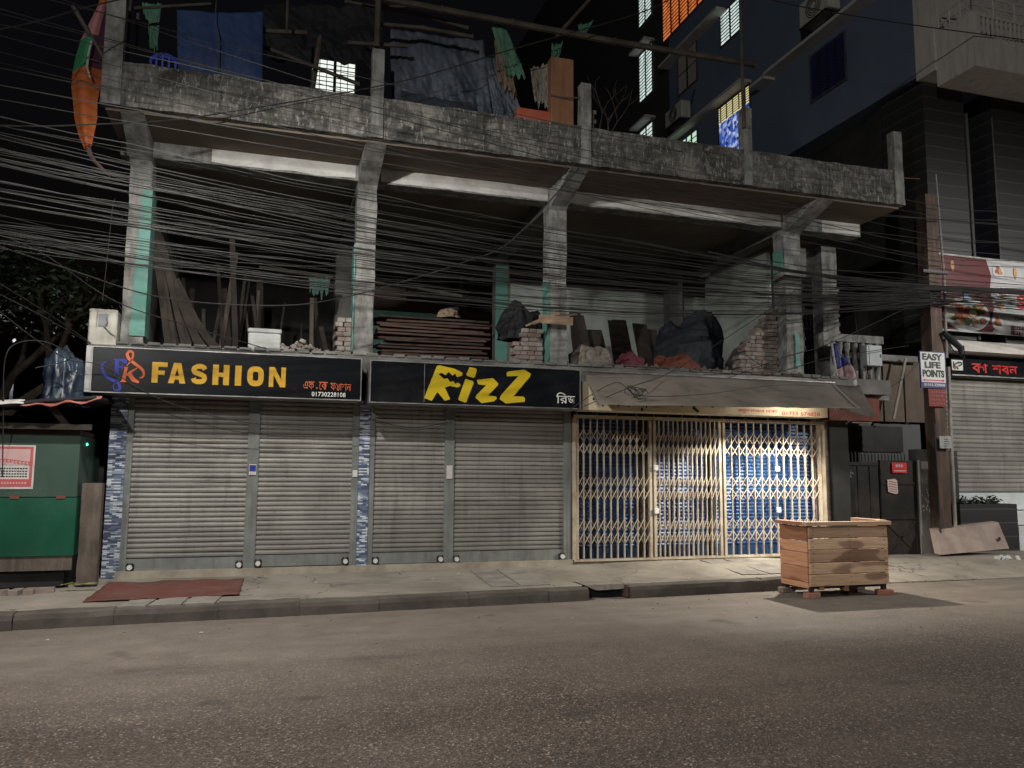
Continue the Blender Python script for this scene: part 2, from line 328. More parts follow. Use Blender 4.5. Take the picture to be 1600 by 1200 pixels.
MT['maroon'] = mat('banner_maroon', (.10,.010,.014), (.07,.008,.011), 1.2, .5, bs=.02)
MT['bannerw'] = mat('banner_white', (.42,.42,.42), (.35,.35,.35), 1.2, .5, bs=.03, fine=3)
MT['food1'] = mat('banner_food_tan', (.50,.30,.14), (.30,.13,.05), 16, .6, bs=0)
MT['food2'] = mat('banner_food_red', (.38,.09,.04), (.20,.05,.03), 18, .6, bs=0)
MT['food3'] = mat('banner_food_green', (.06,.18,.06), (.03,.09,.03), 18, .6, bs=0)
MT['food4'] = mat('banner_food_pale', (.62,.52,.36), (.45,.33,.2), 18, .6, bs=0)
MT['plate'] = mat('banner_plate_grey', (.5,.51,.53), (.42,.43,.45), 4, .5, bs=0)
MT['awn'] = mat('awning_canvas', (.20,.178,.15), (.15,.133,.112), 1.3, .85, dirt=(.045,.04,.034), dirt_amt=.6, bs=.2, fine=6)
MT['bandyel'] = mat('old_sign_cream', (.60,.53,.38), (.50,.43,.30), 3, .6, dirt=(.3,.2,.1), dirt_amt=.3, bs=.05)
MT['signred'] = mat('sign_red_paint', (.55,.03,.03), (.45,.025,.025), 3, .5, bs=.02)
MT['signwhite'] = mat('sign_pale_face', (.60,.62,.60), (.52,.54,.52), 3, .5, bs=.03)
MT['signnavy'] = mat('sign_navy', (.03,.035,.18), (.025,.03,.15), 3, .5, bs=.02)
MT['ink'] = mat('sign_ink', (.012,.02,.018), (.01,.015,.014), 3, .5, bs=0)
MT['posterred'] = mat('poster_red', (.50,.10,.11), (.42,.08,.09), 3, .6, bs=.02)
MT['posterpink'] = mat('poster_pink', (.55,.36,.35), (.47,.30,.29), 2, .6, bs=.02)
MT['paper'] = mat('old_paper', (.55,.53,.50), (.42,.40,.38), 8, .8, bs=.1)
MT['grille'] = mat('old_grille_paint', (.10,.105,.11), (.07,.072,.075), 4, .6, .2, bs=.1)
MT['step'] = mat('white_step_tile', (.62,.66,.66), (.5,.54,.54), 2, .45, dirt=(.25,.25,.24), dirt_amt=.35, bs=.05)

def tile_mat():
    m, t, b = NT('blue_mosaic_strip'); v = coords(t)
    sx = t.nodes.new('ShaderNodeSeparateXYZ'); t.links.new(v, sx.inputs[0]); cx = t.nodes.new('ShaderNodeCombineXYZ')
    t.links.new(sx.outputs[0], cx.inputs[0]); t.links.new(sx.outputs[2], cx.inputs[1])
    br = nd(t, 'ShaderNodeTexBrick'); t.links.new(cx.outputs[0], br.inputs['Vector']); br.offset = .37; br.offset_frequency = 2
    br.inputs['Scale'].default_value = 1; br.inputs['Brick Width'].default_value = .085; br.inputs['Row Height'].default_value = .021; br.inputs['Mortar Size'].default_value = .0015
    br.inputs['Color1'].default_value = (0,0,0,1); br.inputs['Color2'].default_value = (1,1,1,1); br.inputs['Mortar'].default_value = (.3,.3,.3,1); br.inputs['Bias'].default_value = 0
    r = ramp(t, br.outputs['Color'], [(0, (.06,.075,.125)), (.28, (.12,.15,.225)), (.5, (.28,.32,.39)), (.72, (.55,.59,.63)), (1, (.68,.70,.72))]); r.color_ramp.interpolation = 'CONSTANT'
    t.links.new(r.outputs[0], b.inputs['Base Color']); b.inputs['Roughness'].default_value = .35
    bump(t, b, br.outputs['Color'], .25, .006); return m
MT['tile'] = tile_mat()
def clad_mat():
    m, t, b = NT('black_grooved_cladding'); v = coords(t)
    wv = nd(t, 'ShaderNodeTexWave', wave_type='BANDS', bands_direction='Z', wave_profile='SAW'); t.links.new(v, wv.inputs['Vector']); wv.inputs['Scale'].default_value = 1.15; wv.inputs['Distortion'].default_value = .25; wv.inputs['Detail'].default_value = 2
    r = ramp(t, wv.outputs['Fac'], [(0, (.020,.020,.020)), (.90, (.024,.024,.024)), (.95, (.062,.06,.058)), (1, (.05,.049,.047))])
    t.links.new(r.outputs[0], b.inputs['Base Color']); b.inputs['Roughness'].default_value = .55; bump(t, b, wv.outputs['Fac'], .35, .02); return m
MT['clad'] = clad_mat()
def road_mat():
    m, t, b = NT('dusty_asphalt'); v = coords(t)
    sx = t.nodes.new('ShaderNodeSeparateXYZ'); t.links.new(v, sx.inputs[0])
    big = noi(t, v, .35, 5, .6); mid = noi(t, v, 2.6, 6, .65)
    # road dust swept towards the kerb
    mr = nd(t, 'ShaderNodeMapRange'); t.links.new(sx.outputs[1], mr.inputs[0]); mr.inputs[1].default_value = 15.6-6.6; mr.inputs[2].default_value = 15.6-3.6
    a = nd(t, 'ShaderNodeMath', operation='MULTIPLY_ADD'); t.links.new(big, a.inputs[0]); a.inputs[1].default_value = 1.5; a.inputs[2].default_value = -.75
    d = nd(t, 'ShaderNodeMath', operation='ADD', use_clamp=True); t.links.new(mr.outputs[0], d.inputs[0]); t.links.new(a.outputs[0], d.inputs[1])
    vo = nd(t, 'ShaderNodeTexVoronoi'); t.links.new(v, vo.inputs['Vector']); vo.inputs['Scale'].default_value = 78
    agg = ramp(t, vo.outputs['Color'], [(.12, (.030,.023,.019)), (.5, (.092,.070,.058)), (.80, (.16,.124,.103)), (.93, (.40,.33,.275))])
    mm = ramp(t, noi(t, v, .8, 7, .7), [(.35, .0), (.75, .5)]); agg2 = mixc(t, mm.outputs[0], agg.outputs[0], (.118,.089,.073)); 
    dust = ramp(t, mid, [(.3, (.165,.140,.118)), (.7, (.24,.206,.172))])
    f = ramp(t, noi(t, v, 95, 3, .6), [(.3, .55), (.7, 1.0)])
    fm = nd(t, 'ShaderNodeMath', operation='MULTIPLY'); t.links.new(d.outputs[0], fm.inputs[0]); t.links.new(f.outputs[0], fm.inputs[1])
    c = mixc(t, fm.outputs[0], agg2, dust.outputs[0])
    st = ramp(t, noi(t, coords(t, (.5,1.6,1)), .9, 5, .7), [(.55, 0.0), (.75, .45)])
    c = mixc(t, st.outputs[0], c, (.05,.04,.036))
    ln = ramp(t, noi(t, coords(t, (.05,1.3,1)), 1.4, 4, .6), [(.40, .90), (.62, 1.05)]); c = mixc(t, 1.0, c, ln.outputs[0], 'MULTIPLY')
    oil = ramp(t, noi(t, coords(t, (1,1.4,1)), 1.15, 3, .5), [(.66, 0.0), (.72, .55)]); c = mixc(t, oil.outputs[0], c, (.05,.041,.035))
    t.links.new(c, b.inputs['Base Color']); b.inputs['Roughness'].default_value = .78; b.inputs['Specular IOR Level'].default_value = .3
    inv = nd(t, 'ShaderNodeMath', operation='SUBTRACT'); inv.inputs[0].default_value = 1.0; t.links.new(fm.outputs[0], inv.inputs[1])
    h = nd(t, 'ShaderNodeMath', operation='MULTIPLY'); t.links.new(vo.outputs['Distance'], h.inputs[0]); t.links.new(inv.outputs[0], h.inputs[1])
    h2 = nd(t, 'ShaderNodeMath', operation='MULTIPLY_ADD'); t.links.new(mid, h2.inputs[0]); h2.inputs[1].default_value = .25; t.links.new(h.outputs[0], h2.inputs[2])
    bump(t, b, h2.outputs[0], .9, .012); return m
MT['road'] = road_mat()
def pave_mat():
    m, t, b = NT('worn_pavement_cement'); v = coords(t)
    n = noi(t, v, 1.1, 8, .68); c = ramp(t, n, [(.33, (.16,.14,.118)), (.5, (.235,.212,.178)), (.68, (.30,.272,.23))]).outputs[0]
    st = ramp(t, noi(t, coords(t, (1,2.2,1)), 2.0, 7, .75), [(.56, 0.0), (.72, .6)]); c = mixc(t, st.outputs[0], c, (.085,.073,.062))
    vo = nd(t, 'ShaderNodeTexVoronoi', feature='DISTANCE_TO_EDGE'); 
    ds = nd(t, 'ShaderNodeVectorMath', operation='ADD'); t.links.new(v, ds.inputs[0])
    nz = nd(t, 'ShaderNodeTexNoise'); nz.inputs['Scale'].default_value = 3; t.links.new(v, nz.inputs['Vector']); sc = nd(t, 'ShaderNodeVectorMath', operation='SCALE'); sc.inputs['Scale'].default_value = .35; t.links.new(nz.outputs['Color'], sc.inputs[0]); t.links.new(sc.outputs[0], ds.inputs[1])
    t.links.new(ds.outputs[0], vo.inputs['Vector']); vo.inputs['Scale'].default_value = .55
    ck = ramp(t, vo.outputs['Distance'], [(0.0, .9), (.005, 0.0)]); c = mixc(t, ck.outputs[0], c, (.05,.043,.037))
    t.links.new(c, b.inputs['Base Color']); b.inputs['Roughness'].default_value = .88; b.inputs['Specular IOR Level'].default_value = .2
    bump(t, b, noi(t, v, 26, 7, .7), .45, .012); return m
MT['pave'] = pave_mat()
def teak(name, a, bcol, dark):
    m, t, b = NT(name); v = coords(t, (.8,.8,10), rand=True)
    wv = nd(t, 'ShaderNodeTexNoise'); wv.inputs['Scale'].default_value = 2.8; wv.inputs['Detail'].default_value = 7; wv.inputs['Distortion'].default_value = 1.0; t.links.new(v, wv.inputs['Vector'])
    c = ramp(t, wv.outputs['Fac'], [(.32, a), (.62, bcol)]).outputs[0]
    hw = ramp(t, noi(t, coords(t, (.75,.75,2.6), rand=True), 1.5, 1.5, .4), [(.55, 0.0), (.585, .72), (.75, .9)])
    c = mixc(t, hw.outputs[0], c, dark)
    gr = ramp(t, noi(t, coords(t, (1.5,1.5,60), rand=True), 2.0, 3, .6), [(.35, .78), (.6, 1.0)]); c = mixc(t, .8, c, gr.outputs[0], 'MULTIPLY')
    oi = t.nodes.new('ShaderNodeObjectInfo'); rg = ramp(t, oi.outputs['Random'], [(0, (.50,.43,.39)), (.35, (.82,.75,.70)), (.7, (1.0,.95,.92)), (1, (1.22,1.2,1.16))]); c = mixc(t, 1.0, c, rg.outputs[0], 'MULTIPLY')
    t.links.new(c, b.inputs['Base Color']); b.inputs['Roughness'].default_value = .62; bump(t, b, wv.outputs['Fac'], .3, .008); return m
MT['teak'] = teak('pale_teak_plank', (.50,.345,.225), (.64,.46,.31), (.20,.11,.07))
MT['teakred'] = teak('reddish_teak_plank', (.50,.235,.13), (.62,.34,.20), (.27,.115,.065))

# ------------------------------------------------------------------ ground, road, pavement, kerb
def sstep(a, b, x):
    t = max(0, min(1, (x-a)/(b-a))); return t*t*(3-2*t)
def yk(x): return -2.62 + (min(x, 8.2)+2.5)/9.5*.50
def pz(x, y):
    base = .165 + .012*sstep(-2.3, 0, y) + .045*sstep(3.0, 6.8, x)*sstep(-2.2, -.6, y)
    ramp_z = .012 + .16*sstep(-2.1, -.3, y)
    k = sstep(8.0, 8.9, x); z = base*(1-k)+ramp_z*k
    z += .012*(noise.noise(Vector((x*.9, y*1.3, 0)))) * (1 if y > yk(x)+.3 else 0)
    if x > 9: z -= .05*sstep(9, 14, x)*sstep(-1, 1, y)
    return z
solo('ground', MB().quad((-250,-250,-.06),(250,-250,-.06),(250,250,-.06),(-250,250,-.06)), mat('bare_ground', (.07,.062,.055), bs=0), None, None, kind='structure')
solo('road', MB().quad((-60,-30,0),(60,-30,0),(60,-1.2,0),(-60,-1.2,0)), MT['road'], None, None, kind='structure')
g = MB()
def pv(u, v):
    x = -7+u*27; y0 = yk(x)+.15
    if 4.00 < x < 4.65: y0 += .30
    y = y0 + (3.2-y0)*v**1.15
    return (x, y, pz(x, y))
g.grid(pv, 270, 26)
# front drop of the pavement behind the kerb
g.add([p for i in range(271) for p in (pv(i/270, 0), (pv(i/270,0)[0], pv(i/270,0)[1], -.05))], [(2*i, 2*i+1, 2*i+3, 2*i+2) for i in range(270)])
solo('pavement', g, MT['pave'], None, None, kind='structure', smooth=True)
g = MB(); x = -7.0
while x < 8.3:
    L = rnd.uniform(.85, 1.15); x1 = min(x+L, 8.35)
    if not (x1 < 4.03 or x > 4.6):
        if x < 4.03: x1 = 4.03
        else: x = 4.62; continue
    n = 5; dz = rnd.uniform(-.012, .012); dy = rnd.uniform(-.015, .015)
    for k in range(n):
        a = x+(x1-x)*k/n; b = x+(x1-x)*(k+1)/n - (.003 if k == n-1 else 0)
        def pt(xx, yy, zz): return (xx, yy+.012*noise.noise(Vector((xx*4, zz*9, 3))), zz+.012*noise.noise(Vector((xx*5, yy*6, 1)))-.02*max(0, noise.noise(Vector((xx*2.3, 1, 8)))-.2)*(zz > .1))
        ya, yb = yk(a)+dy, yk(b)+dy; za, zb = pz(a, yk(a)+.1)+dz, pz(b, yk(b)+.1)+dz
        pr = [(0, -.03), (0, .6), (.015, .9), (.05, 1.0), (.17, 1.0)]
        for j in range(len(pr)-1):
            d0, h0 = pr[j]; d1, h1 = pr[j+1]
            g.quad(pt(a, ya+d0, za*h0), pt(b, yb+d0, zb*h0), pt(b, yb+d1, zb*h1), pt(a, ya+d1, za*h1))
    g.add([(x, yk(x)+dy, -.02), (x, yk(x)+.17, -.02), (x, yk(x)+.17, za), (x, yk(x)+dy+.05, za)], [(0,1,2,3)])
    g.add([(x1, yk(x1)+dy, -.02), (x1, yk(x1)+.17, -.02), (x1, yk(x1)+.17, zb), (x1, yk(x1)+dy+.05, zb)], [(3,2,1,0)])
    x = x1
    if 4.0 < x < 4.62: x = 4.62
solo('kerb', g, MT['kerb'], None, None, kind='structure', smooth=True)
g = MB(); yk4 = yk(4.3); vs = []; n = 12
for k in range(n+1):
    x = 4.02+.62*k/n; e = yk4+.10+.05*noise.noise(Vector((x*6, 0, 2)))+.06*abs(k/n-.5); b_ = .105+.02*noise.noise(Vector((x*8, 1, 2)))+.05*(2*abs(k/n-.55))**3
    vs += [(x, e, b_), (x, e+.01, .176), (x, yk4+.52, .178), (x, yk4+.52, b_)]
g.add(vs, [(4*k, 4*k+4, 4*k+5, 4*k+1) for k in range(n)]+[(4*k+1, 4*k+5, 4*k+6, 4*k+2) for k in range(n)]+[(4*k+3, 4*k+7, 4*k+4, 4*k) for k in range(n)])
t = thing('drain_inlet', 'broken open drain mouth in the kerb before the folding gate', 'drain', (4.33, yk4+.2, 0))
part('lip', g, MT['pave'], t)
part('chipped_stone', MB().bbox(4.57, 4.64, yk4+.03, yk4+.4, .0, .165, .02), MT['redwood'], t)
part('mouth', MB().box(4.03, 4.58, yk4+.20, yk4+.24, .004, .11), MT['tarpblack'], t)  # black plate put in as the shade inside the drain opening
# covers let into the pavement
def slab_piece(name, pts, z, th, m, label, cat, group=None):
    g = MB(); n = len(pts); vs = [(x, y, pz(x, y)+.014) for x, y in pts]+[(x, y, pz(x, y)-th) for x, y in pts]
    g.add(vs, [tuple(range(n)), tuple(range(2*n-1, n-1, -1))]+[(i, n+i, n+(i+1)%n, (i+1)%n) for i in range(n)])
    return solo(name, g, m, label, cat, group)
for pts, lab in ((((-1.42,-2.47),(-1.15,-2.47),(-1.10,-1.99),(-1.36,-1.99)), 'left one of three small concrete drain covers in front of the red mat'),
                 (((-1.10,-2.47),(-.80,-2.46),(-.76,-1.98),(-1.06,-1.98)), 'middle one of three small concrete drain covers in front of the red mat'),
                 (((-.75,-2.46),(-.46,-2.45),(-.40,-1.93),(-.72,-1.95)), 'right one of three small concrete drain covers in front of the red mat')):
    slab_piece('drain_cover', pts, .225, .06, MT['slabstone'], lab, 'drain cover', 'drain covers by the red mat')
for pts, lab in ((((2.95,-.35),(3.32,-.33),(3.18,-1.98),(2.83,-1.98)), 'left long concrete drain slab crossing the pavement below the fourth shutter'),
                 (((3.36,-.32),(3.74,-.30),(3.62,-1.96),(3.22,-1.98)), 'right long concrete drain slab crossing the pavement below the fourth shutter'),
                 (((6.85,-.16),(7.25,-.16),(7.05,-1.75),(6.62,-1.75)), 'left concrete drain slab with wire loops before the folding gate'),
                 (((7.29,-.16),(7.75,-.16),(7.55,-1.75),(7.09,-1.75)), 'right concrete drain slab with wire loops before the folding gate')):
    slab_piece('drain_slab', pts, .262, .05, MT['slabstone'], lab, 'drain cover', 'long drain slabs in the pavement')
g = MB()
def matf(u, v):
    x0 = -1.84+.025*noise.noise(Vector((v*9, 3, 1))); x = x0+u*1.62
    y = -2.02+.04*u + v*(1.42+.05*u) + .03*noise.noise(Vector((u*11, v*2, 6))); x += .02*v
    return (x, y, pz(x, y)+.014+.012*abs(math.sin(u*5+v*2))+.006*math.sin(u*19)*v+.008*noise.noise(Vector((x*4,y*4,2))))
g.grid(matf, 36, 16, thick=(0,0,-.008))
solo('floor_mat', g, MT['redmat'], 'worn red floor mat spread on the pavement before the first shutter', 'mat', smooth=True)

# ------------------------------------------------------------------ the unfinished building
bld = thing('unfinished_building', 'bare concrete building with open upper floor above a row of closed shop shutters', 'building', (4.2, 0, .2))
g = MB()
g.box(-2.02, 10.2, .62, 6.9, 0, 3.08); g.box(-2.02, -1.83, .12, .62, 0, 3.08); g.box(4.66, 4.70, .1, .62, 0, 3.08); g.box(9.80, 10.2, .25, .62, 0, 3.08)
g.box(-2.02, 9.80, .13, .62, 2.66, 3.08)
part('ground_floor_wall', g, MT['dark'], bld)
g = MB(); g.box(-1.84, 4.66, -.10, .40, .05, .272); g.box(4.66, 9.80, -.02, .40, .05, .235)
part('threshold', g, MT['beige'], bld)
for x0, x1 in ((-2.01, -1.80), (1.325, 1.475)):
    part('tiled_pillar', MB().box(x0, x1, -.05, .11, .16, 2.66), MT['tile'], bld, 'pillar strip faced with blue and white mosaic')
for x0, x1 in ((-1.80,-1.72), (-.232,-.075), (1.225,1.322), (1.478,1.555), (2.612,2.762), (4.535,4.66)):
    g = MB(); g.box(x0, x1, -.03, .10, .272, 2.66)
    if x1-x0 > .1: g.box((x0+x1)/2-.004, (x0+x1)/2+.004, -.034, -.0302, .28, 2.6)
    part('shutter_post', g, MT['rail'], bld)
def lock(parent, x, z, y=-.045):
    g = MB()
    g.tube([(x, y-.05, z-.01), (x, y+.01, z-.01)], .034, 10); 
    p = part('padlock', g, MT['chrome'], parent)
    g = MB(); g.tube([(x-.028, y-.005, z-.02), (x-.03, y-.005, z+.045), (x+.03, y-.005, z+.045), (x+.028, y-.005, z-.02)], .008, 6); g.box(x-.05, x+.05, y+.012, y+.045, z-.05, z+.03)
    part('hasp', g, MT['iron'], p)
def shutter(x0, x1, z0, z1, lab, locks):
    g = MB(); y = .02; p = .068
    pr = [(0, .0), (.006, -.004), (.011, -.021), (.034, -.0245), (.055, -.021), (.061, -.004), (.068, .004)]
    zz = z0+.16; rows = []
    while zz < z1:
        for dz, dy in pr[:-1]: rows.append((zz+dz, y+dy))
        zz += p
    rows.append((zz, y)); nx = 14
    vs = [];
    for z, yy in rows:
        for i in range(nx+1):
            x = x0+(x1-x0)*i/nx; vs.append((x, yy+.007*noise.noise(Vector((x*1.5, round(z/p)*.9, x0)))+.020*max(0, noise.noise(Vector((x*1.1+x0*7, z*1.1, 4)))-.15), z+.004*noise.noise(Vector((x*1.2, round(z/p)*1.7, x0+5)))))
    N = nx+1
    g.add(vs, [(j*N+i, j*N+i+1, (j+1)*N+i+1, (j+1)*N+i) for j in range(len(rows)-1) for i in range(nx)])
    s = part('rolling_shutter', g, MT['shutter'], bld, lab)
    g = MB(); g.box(x0, x1, y-.03, y+.02, z0, z0+.155); g.box(x0, x1, y-.045, y-.0305, z0, z0+.03)
    part('bottom_rail', g, MT['rail'], s)
    for lx in locks: lock(s, lx, z0+.06)
    return s
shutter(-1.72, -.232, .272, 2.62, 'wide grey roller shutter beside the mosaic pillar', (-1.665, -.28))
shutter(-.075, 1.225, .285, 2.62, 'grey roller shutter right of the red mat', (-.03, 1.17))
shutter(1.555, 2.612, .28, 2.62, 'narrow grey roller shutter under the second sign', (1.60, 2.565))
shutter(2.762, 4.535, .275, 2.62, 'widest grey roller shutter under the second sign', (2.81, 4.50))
g = MB(); x, z = (-0.185, 1.624)
g.box(-.20, -.105, -.046, -.040, 1.56, 1.71, 0); g.box(-.195, -.11, -.050, -.0462, 1.61, 1.70, 1); g.box(-.19,-.115,-.050,-.0462,1.565,1.60,2)
part('paper_sticker', g, [MT['offwhite'], MT['blue'], MT['paper']], bld, 'blue and white sticker on the post between the first two shutters')
g = MB(); g.box(1.24, 1.31, -.046, -.040, 1.54, 1.64); part('paper_sticker', g, MT['paper'], bld)
g = MB(); g.box(2.64, 2.735, -.046, -.040, 1.52, 1.72); part('paper_sticker', g, MT['paper'], bld)
# folding lattice gate in three leaves
g = MB(); g.box(4.70, 9.42, -.05, .05, 2.50, 2.55); g.box(4.70, 9.42, -.06, .06, .235, .265); g.box(4.68,4.74,-.05,.05,.265,2.50); g.box(9.41,9.452,-.05,.05,.265,2.55)
part('gate_track', g, MT['cream'], bld)
def leaf(x0, x1, n, lab, lockx=None):
    bars = MB(); xs = [x0+(x1-x0)*i/(n-1) for i in range(n)]
    for i, x in enumerate(xs):
        top = 2.49 if i % 3 else 2.59
        bars.box(x-.0085, x+.0085, -.018, .018, .27, top)
        if i in (0, n-1): bars.box(x-.022, x+.022, -.028, .028, .27, 2.49)
    b = part('gate_leaf', bars, MT['cream'], bld, lab)
    la = MB(); dx = (x1-x0)/(n-1)
    for zb in (.50, 1.20, 1.93):
        for i in range(n-1):
            for k in (0, 1):
                z0 = zb+k*.205
                la.bar((xs[i], -.024, z0), (xs[i+1], -.024, z0+.20), .013, .005)
                la.bar((xs[i], .024, z0+.20), (xs[i+1], .024, z0), .013, .005)
    part('lattice', la, MT['cream'], b)
    if lockx:
        for zz in (1.72, 1.02):
            q = MB(); q.bbox(lockx-.04, lockx+.04, -.075, -.035, zz-.05, zz+.04, .008); part('padlock', q, MT['chrome'], b)
    return b
leaf(4.77, 6.06, 12, 'left leaf of the cream lattice gate')
leaf(6.14, 7.36, 15, 'closely folded middle leaf of the cream lattice gate', 6.14)
leaf(7.44, 9.36, 14, 'brightly lit right leaf of the cream lattice gate', 8.46)
def bshut(x0, x1, lab):
    g = MB(); z0 = .27; rows = []; zz = z0
    while zz < 2.55:
        for dz, dy in ((0,0), (.012,-.012), (.03,-.020), (.05,-.012)): rows.append((zz+dz, .42+dy))
        zz += .062
    rows.append((zz, .42)); nx = 6; N = nx+1
    g.add([(x0+(x1-x0)*i/nx, y, z) for z, y in rows for i in range(N)], [(j*N+i, j*N+i+1, (j+1)*N+i+1, (j+1)*N+i) for j in range(len(rows)-1) for i in range(nx)])
    s = part('blue_shutter', g, MT['blueshut'], bld, lab, smooth=True)
    part('bottom_rail', MB().box(x0, x1, .385, .395, .24, .40), MT['blueshut'], s)
bshut(4.74, 6.02, 'dark blue roller shutter behind the left gate leaf')
bshut(6.20, 7.34, 'dark blue roller shutter behind the middle gate leaf')
bshut(7.46, 9.56, 'bright blue roller shutter behind the right gate leaf')
for x0, x1 in ((4.66,4.74), (6.02,6.20), (7.34,7.46)): part('inner_pier', MB().box(x0, x1, .36, .60, .235, 2.66), MT['dark'], bld)
g = MB(); g.box(9.57, 9.80, .30, .60, .235, 2.66); 
for k in range(28): g.box(9.58+.02*(k%2), 9.795, .285, .2995, .24+k*.085, .24+k*.085+.075)
part('brick_pier', g, MT['brick'], bld)
# floors, beams, columns
g = MB(); g.box(-2.05, 10.9, -.08, 7, 3.08, 3.345)
for k in range(60):
    x = -2.0+k*.2; g.box(x, x+.16, -.09-.03*rnd.random(), .1, 3.33, 3.35+.03*rnd.random())
part('first_floor_slab', g, MT['concrete_in'], bld)
def column(x0, x1, y0, y1, z0, z1, m, n=22):
    g = MB(); P = [(x0,y0),(x1,y0),(x1,y1),(x0,y1)]; rings = []
    for j in range(n+1):
        z = z0+(z1-z0)*j/n
        for k, (x, y) in enumerate(P):
            q = noise.noise(Vector((x*3, y*3+k, z*2.2)))*.016; q2 = noise.noise(Vector((x*3+9, y*3, z*2.0+k)))*.014
            rings.append((x+q, y+q2, z))
    g.add(rings, [(j*4+k, j*4+(k+1)%4, (j+1)*4+(k+1)%4, (j+1)*4+k) for j in range(n) for k in range(4)])
    return part('column', g, m, bld)
c1 = column(-1.96, -1.67, 0, .32, 3.345, 6.03, MT['concrete'])
g = MB(); n = 16
vs = []
for j in range(n+1):
    z = 3.46+(5.55-3.46)*j/n; e = -1.79-.06*(1-j/n)+.012*noise.noise(Vector((0, 0, z*6)))
    vs += [(e, -.022, z), (-1.655, -.022, z), (-1.642, .30, z)]
g.add(vs, [(3*j, 3*j+1, 3*j+4, 3*j+3) for j in range(n)]+[(3*j+1, 3*j+2, 3*j+5, 3*j+4) for j in range(n)])
part('painted_band', g, MT['teal'], c1)
c2 = column(1.20, 1.49, 0, .32, 3.345, 6.03, MT['concrete'])
g = MB(); g.box(1.178, 1.196, .02, .30, 3.4, 5.05); part('painted_band', g, MT['teal'], c2)
c3 = column(4.31, 4.60, 0, .32, 3.345, 6.03, MT['concrete'])
g = MB(); g.box(4.287, 4.303, .02, .30, 3.4, 4.72); part('painted_band', g, MT['teal'], c3)
c4 = column(8.77, 9.11, 0, .32, 3.345, 6.03, MT['concrete'])
part('painted_band', MB().box(8.742, 8.758, .02, .30, 5.25, 5.65), MT['teal'], c4)
part('painted_band', MB().box(8.93, 9.02, -.026, -.016, 3.50, 4.10), MT['teal'], c4)
c5 = column(10.16, 10.50, .75, 1.05, 3.345, 6.03, MT['concrete'])
g = MB()
for k in range(16): g.box(10.47, 10.55+.03*(k % 2), .80, 1.02, 3.9+k*.085, 3.9+k*.085+.06)
part('brick_toothing', g, MT['brick'], c5)
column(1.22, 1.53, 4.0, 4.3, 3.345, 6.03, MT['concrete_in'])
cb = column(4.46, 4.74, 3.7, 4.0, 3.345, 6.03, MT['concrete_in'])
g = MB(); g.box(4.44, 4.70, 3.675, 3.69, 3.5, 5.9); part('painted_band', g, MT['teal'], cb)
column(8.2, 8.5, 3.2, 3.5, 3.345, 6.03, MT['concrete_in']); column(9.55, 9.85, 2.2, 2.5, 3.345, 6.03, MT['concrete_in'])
g = MB(); n = 40
for k in range(n):
    a = -2.1+12.55*k/n; b = -2.1+12.55*(k+1)/n
    h = lambda x: .015*noise.noise(Vector((x*1.7, 5, 0)))
    g.add([(a,0,6.03+h(a)),(b,0,6.03+h(b)),(b,0,6.268),(a,0,6.268),(a,.28,6.03+h(a)),(b,.28,6.03+h(b)),(b,.28,6.268),(a,.28,6.268)], [(0,1,2,3),(5,4,7,6),(4,5,1,0)])
bm = part('edge_beam', g, MT['concrete'], bld)
def wash(x0, x1):
    g = MB(); n = 24; vs = []
    for k in range(n+1):
        x = x0+(x1-x0)*k/n; vs += [(x, -.004, 6.055+.03*noise.noise(Vector((x*2.3, 1, 0)))), (x, -.004, 6.262)]
    g.add(vs, [(2*k, 2*k+2, 2*k+3, 2*k+1) for k in range(n)]); part('whitewash', g, MT['white'], bm, 'white painted front of the beam')
wash(-.9, 1.16); wash(1.55, 4.27); wash(4.66, 8.72); wash(9.6, 10.43)
part('ceiling_slab', MB().box(-2.15, 10.48, -.92, 7, 6.27, 6.42), MT['soffit'], bld)
g = MB()
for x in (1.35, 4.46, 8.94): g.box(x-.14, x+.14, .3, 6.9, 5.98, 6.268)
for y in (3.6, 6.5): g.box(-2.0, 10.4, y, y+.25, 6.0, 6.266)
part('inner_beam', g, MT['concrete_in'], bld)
for x0, x1 in ((-1.97,-1.68), (1.20,1.49), (4.31,4.60), (8.77,9.10)):
    g = MB(); xr = (x0, x1)
    sec = [(-.002, 5.90), (-.06, 5.96), (-.97, 6.262), (-.002, 6.262)]
    vs = [(x, y, z) for x in xr for y, z in sec]; g.add(vs, [(0,1,2,3),(7,6,5,4),(0,4,5,1),(1,5,6,2)])
    part('bracket', g, MT['concrete'], bld)
# parapet: rough brick band with an uneven top
g = MB(); nx, nz = 130, 8; x0, x1 = -2.2, 10.52; vs = []
def top(x): return 6.90+.018*noise.noise(Vector((x*2.1, 0, 0)))+.012*noise.noise(Vector((x*9, 2, 0)))
def bot(x): return 6.30+.012*noise.noise(Vector((x*5, 7, 0)))
for j in range(nz+1):
    for i in range(nx+1):
        x = x0+(x1-x0)*i/nx; z = bot(x)+(top(x)-bot(x))*j/nz
        vs.append((x, -1.04+.018*noise.noise(Vector((x*4, z*7, 0)))+.01*noise.noise(Vector((x*13, z*15, 0))), z))
N = nx+1; g.add(vs, [(j*N+i, j*N+i+1, (j+1)*N+i+1, (j+1)*N+i) for j in range(nz) for i in range(nx)])
vt = []
for i in range(nx+1):
    x = x0+(x1-x0)*i/nx; t = vs[nz*N+i]; b = vs[i]; vt += [t, (x, -.92, top(x)), b, (x, -.92, bot(x))]
g.add(vt, [(4*i, 4*i+4, 4*i+5, 4*i+1) for i in range(nx)]+[(4*i+3, 4*i+7, 4*i+6, 4*i+2) for i in range(nx)]+[(4*i+1, 4*i+5, 4*i+7, 4*i+3) for i in range(nx)])
